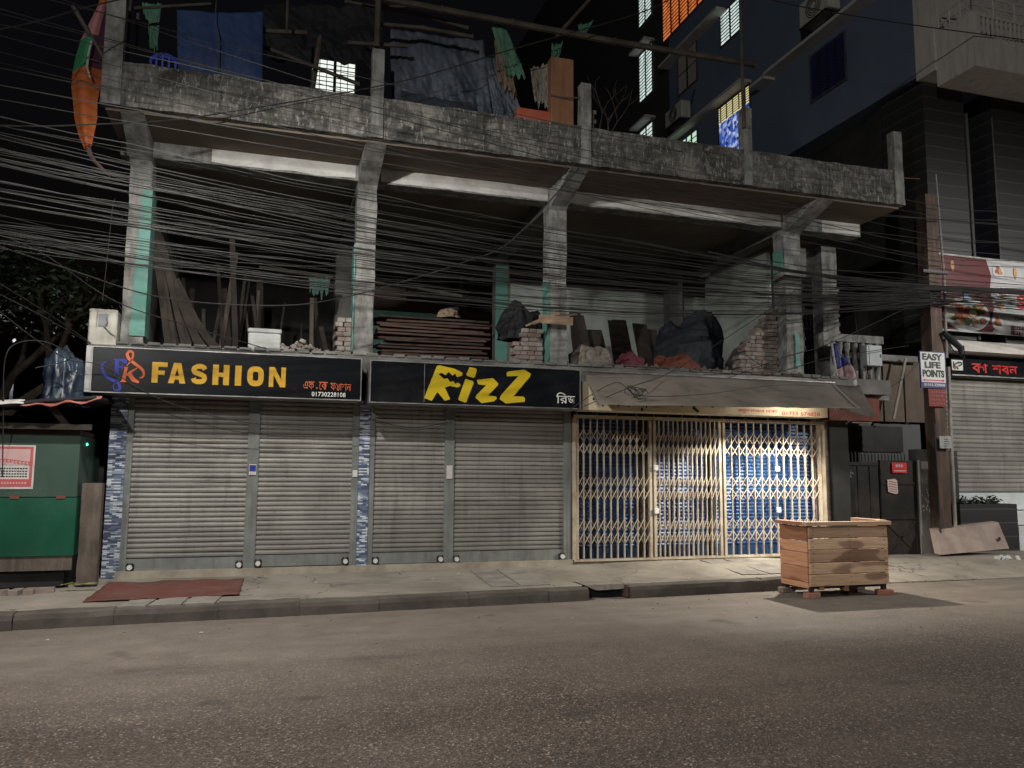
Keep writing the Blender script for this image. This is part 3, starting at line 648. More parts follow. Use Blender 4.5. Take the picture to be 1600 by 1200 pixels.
g.add([(x0,-1.04,bot(x0)),(x0,-.92,bot(x0)),(x0,-.92,top(x0)),(x0,-1.04,top(x0))], [(3,2,1,0)]); g.add([(x1,-1.04,bot(x1)),(x1,-.92,bot(x1)),(x1,-.92,top(x1)),(x1,-1.04,top(x1))], [(0,1,2,3)])
part('parapet', g, MT['parapet'], bld)
g = MB(); g.box(-2.12, -2.0, -.90, 7, 6.42, 6.9); g.box(10.38, 10.5, -.90, 7, 6.42, 6.85); part('parapet', g, MT['parapet'], bld)
for x0, x1, zt, lab in ((-2.19, -1.96, 7.75, None), (1.25, 1.42, 7.62, None), (4.44, 4.60, 7.60, None), (7.30, 7.45, 7.62, None), (10.32, 10.49, 7.62, 'bare concrete stub at the right end of the parapet')):
    g = MB(); rr_ = []
    for j in range(10):
        z = 6.3+(zt-6.3)*j/9
        for k, (x, y) in enumerate(((x0,-1.06),(x1,-1.06),(x1,-.90),(x0,-.90))): rr_.append((x+.008*noise.noise(Vector((k*3., z*3, x0))), y+.008*noise.noise(Vector((k*3.+5, z*3, x0))), z))
    g.add(rr_, [(j*4+k, j*4+(k+1)%4, (j+1)*4+(k+1)%4, (j+1)*4+k) for j in range(9) for k in range(4)]+[(36,37,38,39)])
    part('roof_post', g, MT['concrete'], bld, lab)
g = MB(); g.tube([(10.49,-.98,6.82), (10.9,-1.0,6.84)], .010, 5); g.tube([(-2.1,-1,7.75), (-2.08,-1,8.05)], .008, 5); g.tube([(-2.14,-1,7.75), (-2.15,-.98,8.0)], .008, 5)
part('reinforcing_rod', g, MT['rust'], bld)
# inside walls of the open floor
part('inner_wall', MB().box(4.75, 10.2, 3.62, 3.75, 3.345, 5.55), MT['wall_in'], bld)
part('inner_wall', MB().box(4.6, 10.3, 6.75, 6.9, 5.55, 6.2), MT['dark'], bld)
part('inner_wall', MB().box(1.6, 4.4, 6.4, 6.5, 3.345, 5.35), MT['wall_teal'], bld)
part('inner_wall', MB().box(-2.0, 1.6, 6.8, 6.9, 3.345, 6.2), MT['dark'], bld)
g = MB(); vs = [(-1.98,.35,3.345),(-1.98,6.8,3.345),(-1.98,6.8,6.2),(-1.98,.35,6.2)]; g.add(vs+[(x+.09,y,z) for x,y,z in vs], [(3,2,1,0),(4,5,6,7),(0,1,5,4),(1,2,6,5),(2,3,7,6),(3,0,4,7)])
part('inner_wall', g, MT['concrete_in'], bld)
part('inner_wall', MB().box(9.3, 9.4, 1.3, 3.6, 3.345, 6.02), MT['wall_in'], bld)
# stair door with lattice and the little balcony on the right
g = MB()
for k in range(8): g.box(9.46+k*.085, 9.475+k*.085, 1.0, 1.02, 3.5, 5.45)
for k in range(8):
    for j in range(9): g.bar((9.467+k*.085-.04, .99, 3.6+j*.2), (9.467+k*.085+.04, .99, 3.7+j*.2), .008, .006); g.bar((9.467+k*.085+.04, .985, 3.6+j*.2), (9.467+k*.085-.04, .985, 3.7+j*.2), .008, .006)
part('door_grille', g, MT['iron'], bld)
g = MB(); g.box(9.4, 10.16, .95, 1.04, 5.45, 6.02); part('lintel', g, MT['concrete_in'], bld)
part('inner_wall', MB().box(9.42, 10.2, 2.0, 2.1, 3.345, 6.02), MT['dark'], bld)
bal = part('balcony', MB().box(9.63, 11.05, .12, .75, 3.0, 3.30).box(9.70, 11.0, .15, .30, 4.06, 4.20).box(9.63,9.78,.1,.3,3.95,4.2), MT['concrete'], bld)
for k in range(7):
    x = 9.90+k*.165; g = MB(); pr = [(0,.04),(.05,.055),(.12,.04),(.30,.06),(.44,.045),(.58,.035),(.66,.055),(.76,.055)]
    g.tube([(x, .22, 3.30+a) for a, r in pr], [r for a, r in pr], 8); part('baluster', g, MT['concrete'], bal, smooth=True)

# ------------------------------------------------------------------ shop signs
def sign_box(root, x0, x1, z0, z1, y0, y1, face):
    part('board', MB().box(x0+.02, x1-.02, y0, y1, z0+.02, z1-.02), face, root)
    g = MB(); f = .013; e = .006
    g.box(x0, x1, y0-e, y1, z1-f, z1); g.box(x0, x1, y0-e, y1, z0, z0+f); g.box(x0, x0+f, y0-e, y1, z0+f, z1-f); g.box(x1-f, x1, y0-e, y1, z0+f, z1-f)
    part('frame', g, MT['alu'], root)
YS = -.58
s1 = thing('shop_sign', 'long black shop sign with yellow FASHION lettering above the left shutters', 'sign', (-.46, YS, 2.63))
sign_box(s1, -2.185, 1.272, 2.610, 3.215, YS, -.06, MT['signblack'])
part('side_panel', MB().box(-2.25, -2.187, YS-.01, -.06, 2.612, 3.215), MT['alu'], s1, 'bare bright metal end of the sign')
g = MB(); L = 'FASHION'
lx = [(-1.461, 2.998), (-1.259, 3.007), (-0.982, 3.02), (-0.709, 3.033), (-0.424, 3.046), (-0.268, 3.053), (0.016, 3.066)]
lw = [(-1.274, 3.007), (-1.046, 3.017), (-0.774, 3.03), (-0.498, 3.043), (-0.342, 3.05), (-0.051, 3.063), (0.236, 3.077)]
for ch, a, b in zip(L, lx, lw):
    if ch == 'I': g.box(a[0], b[0], YS-.006, YS-.001, 2.795, 3.055)
    elif ch == 'F': g.poly([(a[0],2.795),(a[0]+.075,2.795),(a[0]+.075,2.895),(b[0]-.03,2.895),(b[0]-.03,2.95),(a[0]+.075,2.95),(a[0]+.075,2.998),(b[0],2.998),(b[0],3.055),(a[0],3.055)], YS-.006, YS-.001)
    elif ch == 'H':
        g.box(a[0], a[0]+.075, YS-.006, YS-.001, 2.795, 3.055); g.box(b[0]-.075, b[0], YS-.006, YS-.001, 2.795, 3.055); g.box(a[0]+.075, b[0]-.075, YS-.006, YS-.001, 2.90, 2.955)
    elif ch == 'N': g.poly([(a[0],2.795),(a[0]+.06,2.795),(a[0]+.06,2.955),(b[0]-.07,2.795),(b[0],2.795),(b[0],3.055),(b[0]-.06,3.055),(b[0]-.06,2.895),(a[0]+.07,3.055),(a[0],3.055)], YS-.006, YS-.001)
    elif ch == 'A':
        c = (a[0]+b[0])/2; g.poly([(a[0],2.795),(a[0]+.07,2.795),(a[0]+.083,2.845),(b[0]-.083,2.845),(b[0]-.07,2.795),(b[0],2.795),(c+.045,3.055),(c-.045,3.055)][:8], YS-.006, YS-.001)
        g.poly([(c-.024,2.893),(c+.024,2.893),(c,2.99)], YS-.009, YS-.0062, 1)
    elif ch == 'O':
        c = (a[0]+b[0])/2; hw = (b[0]-a[0])/2-.036; pts = [(c+hw*math.copysign(abs(math.cos(t))**.75, math.cos(t)), 2.925+.094*math.copysign(abs(math.sin(t))**.6, math.sin(t))) for t in [2*math.pi*k/28 for k in range(29)]]
        g.ribbon(pts, .072, YS-.006, YS-.001)
    elif ch == 'S':
        c = (a[0]+b[0])/2; hw = (b[0]-a[0])/2-.034
        pts = [(c+hw,2.985),(c+hw*.8,3.01),(c+hw*.3,3.024),(c-hw*.4,3.022),(c-hw*.9,3.0),(c-hw,2.975),(c-hw*.85,2.948),(c-hw*.3,2.935),(c+hw*.4,2.918),(c+hw*.9,2.9),(c+hw,2.868),(c+hw*.8,2.84),(c+hw*.3,2.828),(c-hw*.4,2.828),(c-hw*.85,2.842),(c-hw,2.87)]
        g.ribbon(pts, .064, YS-.006, YS-.001)
g.v = [(x, y, 2.762+(z-2.795)*1.054) for x, y, z in g.v]
part('lettering', g, [MT['yellow'], MT['signblack']], s1, 'bold yellow word FASHION')
def curve(pts, n=8):
    # Catmull-Rom through points
    P = [Vector((p[0], p[1])) for p in pts]; out = []
    for i in range(len(P)-1):
        a = P[max(i-1,0)]; b = P[i]; c = P[i+1]; d = P[min(i+2, len(P)-1)]
        for k in range(n):
            t = k/n; q = .5*((2*b)+(c-a)*t+(2*a-5*b+4*c-d)*t*t+(3*b-a-3*c+d)*t**3); out.append((q.x, q.y))
    out.append(tuple(P[-1])); return out
g = MB()
# serif F with a tail curling under it
def serifF(g, x, z, s, mi):
    g.poly([(x,z),(x+.42*s,z),(x+.42*s,z+.06*s),(x+.33*s,z+.08*s),(x+.33*s,z+.92*s),(x+.42*s,z+.94*s),(x+.42*s,z+s),(x,z+s),(x,z+.94*s),(x+.09*s,z+.92*s),(x+.09*s,z+.08*s),(x,z+.06*s)], YS-.006, YS-.001, mi)
    g.poly([(x+.34*s,z+.90*s),(x+.74*s,z+.70*s),(x+.78*s,z+.70*s),(x+.78*s,z+s),(x+.42*s,z+s)], YS-.0062, YS-.0012, mi)
    g.poly([(x+.33*s,z+.46*s),(x+.50*s,z+.40*s),(x+.52*s,z+.32*s),(x+.56*s,z+.32*s),(x+.56*s,z+.70*s),(x+.52*s,z+.70*s),(x+.50*s,z+.57*s),(x+.33*s,z+.54*s)], YS-.0064, YS-.0014, mi)
f0 = (-1.928, 2.85); serifF(g, f0[0], f0[1], .205, 0)
pts = curve([(-2.005, 3.006), (-2.049, 2.987), (-2.052, 2.912), (-2.002, 2.822), (-1.908, 2.767), (-1.846, 2.728), (-1.834, 2.661), (-1.879, 2.643), (-1.911, 2.684), (-1.885, 2.752), (-1.842, 2.795)])
g.ribbon(pts, [.012+.026*math.sin(math.pi*min(1, i/len(pts)*1.3)) for i in range(len(pts))], YS-.0075, YS-.002, 0)
k0 = (-1.832, 2.754); s = .20; x, z = k0
g.poly([(x,z),(x+.36*s,z),(x+.36*s,z+.07*s),(x+.28*s,z+.09*s),(x+.40*s,z+.94*s),(x+.44*s,z+s),(x+.14*s,z+s),(x+.20*s,z+.92*s),(x+.08*s,z+.09*s),(x,z+.07*s)], YS-.0085, YS-.003, 1)
g.ribbon([(x+.33*s, z+.45*s), (x+.62*s, z+.72*s), (x+.98*s, z+.97*s)], [.022,.03,.012], YS-.009, YS-.0035, 1); g.ribbon([(x+.50*s, z+.58*s), (x+.78*s, z+.16*s), (x+1.12*s, z+.02*s)], [.05,.055,.03], YS-.0095, YS-.004, 1)
pts = curve([(-1.768, 2.967), (-1.711, 3.054), (-1.7, 3.139), (-1.74, 3.163), (-1.768, 3.119), (-1.734, 3.053), (-1.654, 2.989), (-1.582, 2.933), (-1.555, 2.866), (-1.576, 2.823), (-1.606, 2.822)])
g.ribbon(pts, [.010+.028*math.sin(math.pi*min(1, i/len(pts))) for i in range(len(pts))], YS-.0105, YS-.005, 1)
part('logo', g, [MT['blue'], MT['orange']], s1, 'blue letter F and orange letter K with curling tails')
g = MB(); a = (0.478, 2.748); b = (1.13, 2.881)
w_ = b[0]-a[0]
fit_text(g, 'এফ', a[0], a[0]+.22*w_, a[1]-.0, a[1]+.11, YS-.001, .005, .0)
g.disc(a[0]+.275*w_, a[1]+.022, .012, .012, YS-.006, YS-.001, 10)
fit_text(g, 'েক', a[0]+.32*w_, a[0]+.50*w_, a[1]-.0, a[1]+.11, YS-.001, .005, .0)
fit_text(g, 'ফ', a[0]+.56*w_, a[0]+.68*w_, a[1], a[1]+.10, YS-.001, .005, .0)
g.ribbon(curve([(a[0]+.69*w_, a[1]+.085),(a[0]+.72*w_, a[1]+.05),(a[0]+.70*w_, a[1]+.02),(a[0]+.74*w_, a[1]+.005),(a[0]+.745*w_, a[1]+.09)]), .010, YS-.006, YS-.001)
fit_text(g, 'াশন', a[0]+.76*w_, a[0]+1.0*w_, a[1], a[1]+.10, YS-.001, .005, .0)
part('lettering', g, MT['orange'], s1, 'small orange Bengali shop name')
g = MB(); a = (0.594, 2.654); b = (1.055, 2.733); fit_text(g, '01730228108', a[0], b[0], a[1], a[1]+.062, YS-.001, .005, .012, 1.1)
part('lettering', g, MT['offwhite'], s1, 'small white telephone number')

s2 = thing('shop_sign', 'black shop sign with big jagged yellow Rizz lettering above the middle shutters', 'sign', (3.05, YS, 2.61))
sign_box(s2, 1.388, 4.605, 2.592, 3.203, YS, -.06, MT['signblack'])
part('panel_joint', MB().box(2.170, 2.176, YS-.004, YS-.0005, 2.62, 3.18), MT['alu'], s2)
g = MB()
def RZ(pts): g.poly(pts, YS-.007, YS-.001)
RZ([(2.172, 2.681), (2.286, 2.643), (2.366, 2.776), (2.48, 2.649), (2.558, 2.677), (2.476, 2.846), (2.548, 2.872), (2.668, 2.853), (2.715, 2.883), (2.696, 2.913), (2.662, 2.924), (2.631, 2.904), (2.599, 2.945), (2.551, 2.929), (2.515, 2.981), (2.462, 2.972), (2.378, 3.039), (2.425, 3.06), (2.485, 3.027), (2.528, 3.076), (2.586, 3.025), (2.629, 3.057), (2.653, 3.008), (2.733, 3.031), (2.737, 3.074), (2.616, 3.128), (2.388, 3.169), (2.352, 3.156)])
RZ([(2.845, 3.162), (2.943, 3.147), (2.955, 3.119), (2.927, 3.022), (2.908, 3.005), (2.81, 3.029), (2.795, 3.052)])
RZ([(2.782, 2.985), (2.896, 2.957), (2.909, 2.933), (2.803, 2.645), (2.779, 2.635), (2.69, 2.665), (2.68, 2.688)])
RZ([(2.957, 2.976), (3.202, 3.015), (3.282, 2.941), (3.283, 2.91), (3.131, 2.751), (3.254, 2.741), (3.267, 2.713), (3.225, 2.669), (3.034, 2.634), (2.941, 2.707), (2.948, 2.745), (3.1, 2.903), (2.977, 2.912)])
RZ([(3.413, 3.103), (3.438, 3.123), (3.69, 3.164), (3.797, 3.107), (3.784, 3.058), (3.523, 2.751), (3.679, 2.756), (3.705, 2.733), (3.7, 2.675), (3.404, 2.641), (3.309, 2.703), (3.329, 2.763), (3.602, 3.063), (3.421, 3.05)])
part('lettering', g, MT['lemon'], s2, 'big jagged yellow word Rizz with a bitten R')
g = MB(); a = (4.206, 2.672); b = (4.509, 2.829)
fit_text(g, 'ির', a[0], a[0]+.62*(b[0]-a[0]), a[1], a[1]+.165, YS-.001, .005, .0)
x0 = a[0]+.63*(b[0]-a[0]); fit_text(g, 'জ', x0, b[0], a[1], a[1]+.115, YS-.001, .005, .0); g.ribbon([(x0-.01, a[1]+.108),(b[0], a[1]+.108)], .013, YS-.0065, YS-.0015)
part('lettering', g, MT['offwhite'], s2, 'small white Bengali shop name')

s3 = thing('old_sign', 'old cream sign with dark outlined lettering half hidden under the awning', 'sign', (7.0, -.33, 2.66))
part('board', MB().box(4.70, 9.215, -.45, -.10, 2.595, 3.04), MT['bandyel'], s3)
g = MB(); fit_text(g, 'শাহী িবিরয়ানী', 4.85, 6.0, 2.602, 2.96, -.451, .004, .03); fit_text(g, 'ভান্ডার', 6.1, 7.25, 2.602, 2.96, -.451, .004, .03)
part('lettering', g, MT['ink'], s3, 'large dark Bengali lettering')
g = MB(); fit_text(g, '01733-574828', 8.3, 9.05, 2.612, 2.675, -.451, .004, .0); fit_text(g, 'নতুনবাজার ঢাকা', 7.45, 8.2, 2.63, 2.695, -.451, .004, .0)
part('lettering', g, MT['signred'], s3, 'thin red telephone number')

g = MB()
def awf(u, v):
    x = (4.77+u*4.75)*(1-v)+(4.5+u*4.5)*v; y = -.26-1.24*v; z = 3.225*(1-v)+(2.585+.085*u)*v
    z += .012*noise.noise(Vector((x*1.3, v*2, 0)))+.010*noise.noise(Vector((x*3.7, v*3, 6)))*v - .012*math.sin(math.pi*v)
    return (x, y, z)
g.grid(awf, 60, 14, thick=(0,.003,-.006))
aw = thing('awning', 'brownish canvas awning sloping out over the folding gate', 'awning', (7.1, -.8, 2.55))
part('canvas', g, MT['awn'], aw, smooth=True)
g = MB(); g.box(4.75, 9.55, -.265, -.225, 3.226, 3.242); g.tube([awf(0,0), awf(0,1)], .010, 6); g.tube([awf(.985,0), awf(.985,1)], .010, 6)
part('batten', g, MT['alu'], aw)
def torn(u, v):
    x = 9.30+u*.78-.25*v*(1-u); y = -.24-.75*v*(1-.5*u); z = 3.20-.52*v-.06*u*v+.05*noise.noise(Vector((x*2, v*3, 1)))
    return (x, y, z)
g = MB(); g.grid(torn, 14, 8, thick=(0,.003,-.006)); part('torn_flap', g, mat('stained_canvas', (.10,.088,.074), (.03,.027,.024), 2.2, .85, bs=.3), aw, 'dark stained end of the canvas', smooth=True)

# ------------------------------------------------------------------ wooden vending counter on bricks
ct = thing('wooden_counter', 'open topped counter of reddish and pale planks standing on bricks at the kerb', 'counter', (7.55, -2.55, .075))
X0, X1, Y0, Y1 = 6.92, 8.19, -2.85, -2.25
zs = [.145, .305, .455, .625, .775, .935]
for k in range(5):
    p = MB(); j = rnd.uniform(-.006, .006); p.bbox(X0+.002+j*.4, X1-.002+j, Y0-.012+rnd.uniform(-.004,.002), Y0+.012, zs[k]+.004, zs[k+1]-.005, .004); part('front_plank', p, MT['teak'], ct)
zl = [.07, .20, .40, .585, .735, .935]
for k in range(5):
    p = MB(); p.bbox(X0-.012+rnd.uniform(-.004,.003), X0+.012, Y0+.016, Y1-.002, zl[k]+.004+(.05 if k == 0 else 0), zl[k+1]-.004, .003); part('side_plank', p, MT['teakred'], ct)
    p = MB(); p.bbox(X1-.012, X1+.012, Y0+.016, Y1-.002, zs[k]+.004, zs[k+1]-.004, .003); part('side_plank', p, MT['teak'], ct)
for k in range(3):
    p = MB(); p.bbox(X0+.014, X1-.014, Y1-.02, Y1, zs[k]+.004, zs[k+1]-.004, .003); part('back_plank', p, MT['teakred'], ct)
p = MB()
for k in range(5):
    for xx in (X0+.06, (X0+X1)/2+rnd.uniform(-.02,.02), X1-.06):
        for dz in (.25, .75): zz = zs[k]+(zs[k+1]-zs[k])*dz; p.disc(xx+rnd.uniform(-.006,.006), zz, .006, .006, Y0-.0175, Y0-.010, 6)
part('nail_heads', p, MT['iron'], ct)
p = MB(); p.bbox(X0-.05, X1+.055, Y0-.035, Y0+.06, .94, .992, .004); part('rim', p, MT['teak'], ct)
p = MB(); p.bbox(X0-.055, X0+.05, Y0+.062, Y1+.05, .942, .990, .004); part('rim', p, MT['teakred'], ct)
p = MB(); p.bbox(X1-.05, X1+.058, Y0+.062, Y1+.05, .942, 1.005, .004); part('rim', p, MT['teak'], ct)
for x in (X0+.05, X1-.06):
    for y in (Y0+.04, Y1-.04): p = MB(); p.bbox(x-.03, x+.03, y-.025, y+.025, .075, .94, .003); part('leg', p, MT['darkwood'], ct)
p = MB(); p.box(X0+.02, X1-.02, Y0+.03, Y0+.08, .115, .150); p.box(X0+.02, X1-.02, Y1-.09, Y1-.04, .115, .150); p.box(X0+.015, X1-.015, Y0+.015, Y1-.02, .155, .175); part('base_board', p, MT['darkwood'], ct)
for x, b in ((7.13, .095), (7.52, .075)): p = MB(); p.bbox(x-.035, x+.035, Y0+.02, Y0+.09, b, .15, .003); part('block', p, MT['teak'], ct)
def brick_at(x, y, z, rz, m, lab, group, sz=(.22,.105,.07)):
    g = MB(); mt = Matrix.Translation((x,y,z)) @ Matrix.Rotation(rz, 4, 'Z'); g.bbox(-sz[0]/2, sz[0]/2, -sz[1]/2, sz[1]/2, 0, sz[2], .006, mat=mt)
    return solo('brick', g, m, lab, 'brick', group)
MT['redbrick'] = mat('red_brick', (.36,.15,.10), (.26,.11,.08), 6, .9, dirt=(.36,.28,.24), dirt_amt=.5, bs=.5, fine=22)
brick_at(X0+.05, Y0+.03, 0, .15, MT['redbrick'], 'pinkish brick under the near left foot of the wooden counter', 'bricks under the counter')
brick_at(X1-.06, Y0+.03, 0, -.2, MT['redbrick'], 'pinkish brick under the near right foot of the wooden counter', 'bricks under the counter')
brick_at(X0+.05, Y1-.03, 0, .1, MT['brick'], 'dark brick under the far left foot of the wooden counter', 'bricks under the counter')
brick_at(X1-.06, Y1-.04, 0, .1, MT['brick'], 'dark brick under the far right foot of the wooden counter', 'bricks under the counter')
brick_at(7.78, -2.55, 0, .3, MT['redbrick'], 'loose orange brick lying in the shade under the wooden counter', 'bricks under the counter', (.24,.12,.10))

# ------------------------------------------------------------------ left: green stall, boards, bricks, air conditioner, tarpaulin
st = thing('green_stall', 'closed green metal market stall with a red poster beside the mosaic pillar', 'stall', (-3.2, -.6, .25))
XA, XB, YF = -4.6, -2.19, -.9
g = MB(); g.box(XA, XB, YF, .4, 1.285, 2.03); part('upper_panel', g, MT['greengrey'], st, 'faded greyish green upper flap')
g = MB(); g.box(XA, XB+.005, YF-.012, .4, .575, 1.275); part('lower_panel', g, MT['green'], st)
g = MB()
for x in (-2.86, -2.36): g.box(x-.05, x+.05, YF-.022, YF-.0125, 1.262, 1.298)
g.box(-3.18, -3.05, YF-.022, YF-.0125, 1.05, 1.10)
part('hinge', g, MT['rust'], st)
g = MB(); g.box(XA, -2.2, YF+.01, YF+.05, .40, .572); part('plank', g, MT['oldwood'], st)
g = MB(); g.box(XA, -2.3, YF+.10, .3, .20, .57); part('base', g, MT['dark'], st)
g = MB(); g.box(XA, -2.05, YF-.15, YF-.08, 2.10, 2.17); g.bar((-2.55,YF-.1,2.42), (-2.3,YF-.1,2.12), .07, .06); g.box(XA, -2.2, YF, .3, 2.035, 2.10)
part('crossbeam', g, MT['darkwood'], st)
def rf(u, v):
    x = -4.6+u*2.62; y = -1.25+v*1.6; z = 2.40+.13*max(0, u-.62)*2.2+.05*v+.03*noise.noise(Vector((x*2.4, v*2, 4)))+.015*math.sin(x*9); return (x, y, z)
g = MB(); g.grid(rf, 40, 8, thick=(0,0,-.05)); part('roof_sheet', g, MT['tarpblack'], st, smooth=True)
def rf2(u, v):
    x = -2.78+u*.86; y = -1.27+.05*v; z = 2.36+.03*u+.07*u*u+.07*v*(.7+.3*u)*(1-.5*u*u)+.016*math.sin(u*14)+.03*noise.noise(Vector((u*6, v*2, 9)))
    return (x, y, z)
g = MB(); g.grid(rf2, 16, 4, thick=(0,.02,0)); part('roof_edge', g, MT['roofred'], st, 'reddish torn edge of the roof sheet', smooth=True)
g = MB(); g.grid(lambda u, v: (-4.6+u*1.85, -1.27+.05*v, 2.375+.055*v+.012*math.sin(u*21)-.03*u*0), 24, 3, thick=(0,.02,0)); part('roof_edge', g, MT['paper'], st, 'pale edge of the roof sheet', smooth=True)
po = thing('poster', 'pink and red framed paper poster stuck on the green stall', 'poster', (-3.0, YF-.004, 1.37))
x0, x1, z0, z1 = -3.25, -2.672, 1.378, 1.908
g = MB(); g.box(x0, x1, YF-.010, YF-.004, z0, z1); part('sheet', g, MT['paper'], po)
g = MB(); g.box(x0, x1-.02, YF-.014, YF-.0105, z0+.03, z0+.12); g.box(x0, x1-.02, YF-.014, YF-.0105, z1-.045, z1-.02); g.box(x1-.05, x1-.02, YF-.014, YF-.0105, z0+.12, z1-.045); part('border', g, MT['posterred'], po)
g = MB(); g.box(x0, x1-.052, YF-.013, YF-.0105, z0+.29, z1-.047); part('upper_field', g, MT['posterpink'], po)
g = MB(); 
for k in range(13):
    xx = x0+.03+k*.040; zz = z0+.305+.018*math.sin(k*.35)
    g.ribbon([(xx, zz+.035), (xx+.034, zz+.037)], .009, YF-.0172, YF-.0137); g.ribbon([(xx+.01, zz+.034), (xx+.004+.01*rnd.random(), zz+.012), (xx+.018, zz+.004), (xx+.028, zz+.018*rnd.random())], .010, YF-.0168, YF-.0135)
for k in range(16): g.box(x0+.02+k*.031, x0+.02+k*.031+.018, YF-.016, YF-.0142, z0+.06, z0+.085, 1)
for j in range(4):
    for k in range(17): g.box(x0+.02+k*.029, x0+.02+k*.029+.020, YF-.014, YF-.0106, z0+.145+j*.032, z0+.158+j*.032, 2)
part('lettering', g, [MT['posterred'], MT['posterpink'], MT['ink']], po)
g = MB(); g.box(-2.13, -1.86, -.62, -.50, .2, .55); 
vs = []; n = 14
for j in range(n+1):
    z = .2+1.25*j/n; q = .018*noise.noise(Vector((1, z*4, 0)))
    for x, y in ((-2.16+q,-.78),(-1.93+q*.6,-.79),(-1.93+q*.6,-.64),(-2.16+q,-.64)): vs.append((x, y, z))
gg = MB(); gg.add(vs, [(j*4+k, j*4+(k+1)%4, (j+1)*4+(k+1)%4, (j+1)*4+k) for j in range(n) for k in range(4)]+[(n*4,n*4+1,n*4+2,n*4+3)])
solo('wooden_board', gg, MT['oldwood'], 'thick paint spattered board standing upright between stall and mosaic pillar', 'board')
for k, (x, y, rz) in enumerate(((-2.88,-1.20,.25), (-2.70,-1.18,1.45), (-2.57,-1.16,1.62), (-2.43,-1.10,.1))):
    brick_at(x, y, pz(x, y)-.005, rz, MT['brick'], ['grey brick at the left end of the row below the green stall', 'second grey brick in the row below the green stall', 'third grey brick in the row below the green stall', 'grey brick at the right end of the row below the green stall'][k], 'bricks on the pavement by the stall')
g = MB()
for k in range(7):
    a = rnd.uniform(-.5, .5); x = -2.20+k*.045; y = -1.06+rnd.uniform(-.03,.03); g.bar((x-.07, y, .235+rnd.random()*.02), (x+.07*math.cos(a), y+.07*math.sin(a), .245+rnd.random()*.03), .03, .004, side=(0,0,1))
solo('leaf_litter', g, mat('yellow_green_peel', (.35,.36,.12), (.22,.25,.08), 8), 'small heap of yellowish green leaf scraps on the pavement by the stall', 'litter')
ac = thing('air_conditioner', 'cream outdoor air conditioner unit perched at the left end of the first sign', 'air conditioner', (-2.16, -.1, 3.28))
g = MB(); g.bbox(-2.34, -1.99, -.12, .25, 3.29, 3.79, .015); part('casing', g, MT['acw'], ac)
g = MB(); g.box(-2.22, -2.10, -.13, -.1205, 3.55, 3.72); g.tube([(-2.12,-.14,3.68),(-2.10,-.15,3.60),(-2.14,-.14,3.55),(-2.06,-.14,3.46),(-2.0,-.12,3.42)], .008, 6); part('valve_cover', g, MT['greybox'], ac)
g = MB(); g.box(-2.34, -1.99, -.1225, -.1201, 3.76, 3.775); 
for k in range(9): g.box(-2.33, -2.30, -.1225, -.1201, 3.34+k*.045, 3.355+k*.045)
part('louvre', g, MT['acw'], ac)
def crumple(name, m, label, cat, cx, cy, z0, rx, ry, h, seed=0, sharp=.35, group=None, flat=1.0, nu=72, nv=34):
    """a draped heap: dome with folds, standing on z0"""
    g = MB(); vs = []
    for j in range(nv+1):
        v = j/nv
        for i in range(nu):
            a = 2*math.pi*i/nu; r = math.cos(v*math.pi/2)**.6
            f = 1+sharp*noise.noise(Vector((math.cos(a)*2+seed, math.sin(a)*2, v*2.2)))+sharp*.9*(.35-abs(noise.noise(Vector((math.cos(a)*3.2+seed, math.sin(a)*3.2, v*2.6)))))+sharp*.5*(.3-abs(noise.noise(Vector((math.cos(a)*7+seed, math.sin(a)*7+v*2, v*6)))))
            z = z0+h*math.sin(v*math.pi/2)*(1+.42*noise.noise(Vector((math.cos(a)*1.7*r+seed, math.sin(a)*1.7*r, 5.0)))+.10*(.3-abs(noise.noise(Vector((math.cos(a)*5*r+seed, math.sin(a)*5*r, 2.0))))))
            vs.append((cx+rx*r*f*math.cos(a), cy+ry*r*f*math.sin(a), z))
    g.add(vs, [(j*nu+i, j*nu+(i+1)%nu, (j+1)*nu+(i+1)%nu, (j+1)*nu+i) for j in range(nv) for i in range(nu)])
    return solo(name, g, m, label, cat, group, smooth=True)
def sheet(name, m, label, cat, tl, tr, bl, br, fold=.06, nf=5, nu=64, nv=48, seed=0, group=None, rag=.06, thick=.004):
    """a hanging cloth between four corners with vertical folds and a ragged hem"""
    A, B, C_, D_ = map(Vector, (tl, tr, bl, br)); g = MB()
    def f(u, v):
        p = (A*(1-u)+B*u)*(1-v)+(C_*(1-u)+D_*u)*v
        k = fold*(1.3*noise.noise(Vector((u*nf*.8+seed, v*1.6, 1.0)))+1.1*(.35-abs(noise.noise(Vector((u*nf*1.5+seed, v*2.6+u*1.5, 4.0)))))+.7*(.3-abs(noise.noise(Vector((u*nf*3+seed, v*6-u*3, 7.0)))))+.25*noise.noise(Vector((u*30, v*24, seed))))*(.45+.55*v)
        p = p+Vector((.3*k, k, rag*noise.noise(Vector((u*7, seed, 3)))*v-.03*math.sin(u*math.pi)*(1-v)+.4*rag*noise.noise(Vector((u*9, seed, 8)))*(1-v)))
        return p
    g.grid(f, nu, nv, thick=(0, thick, 0)); return solo(name, g, m, label, cat, group, smooth=True)
crumple('tarpaulin_bundle', MT['tarpstall'], 'crumpled bluish plastic sheet heaped on the roof of the green stall', 'tarpaulin', -2.52, -.45, 2.42, .26, .22, .68, 3, .4)
g = MB(); g.disc(-2.19, 1.94, .014, .018, -.52, -.505, 10)
solo('indicator_light', g, emis('green_led', (.1, 1.0, .45), 6), 'tiny glowing green light in the dark gap beside the mosaic pillar', 'light')
wl = thing('side_wall', 'dark masonry wall in the shadow between stall and mosaic pillar', 'wall', (-2.6, .6, .2))
part('masonry', MB().box(-5.5, -2.03, .5, .62, .1, 2.35), MT['dark'], wl)

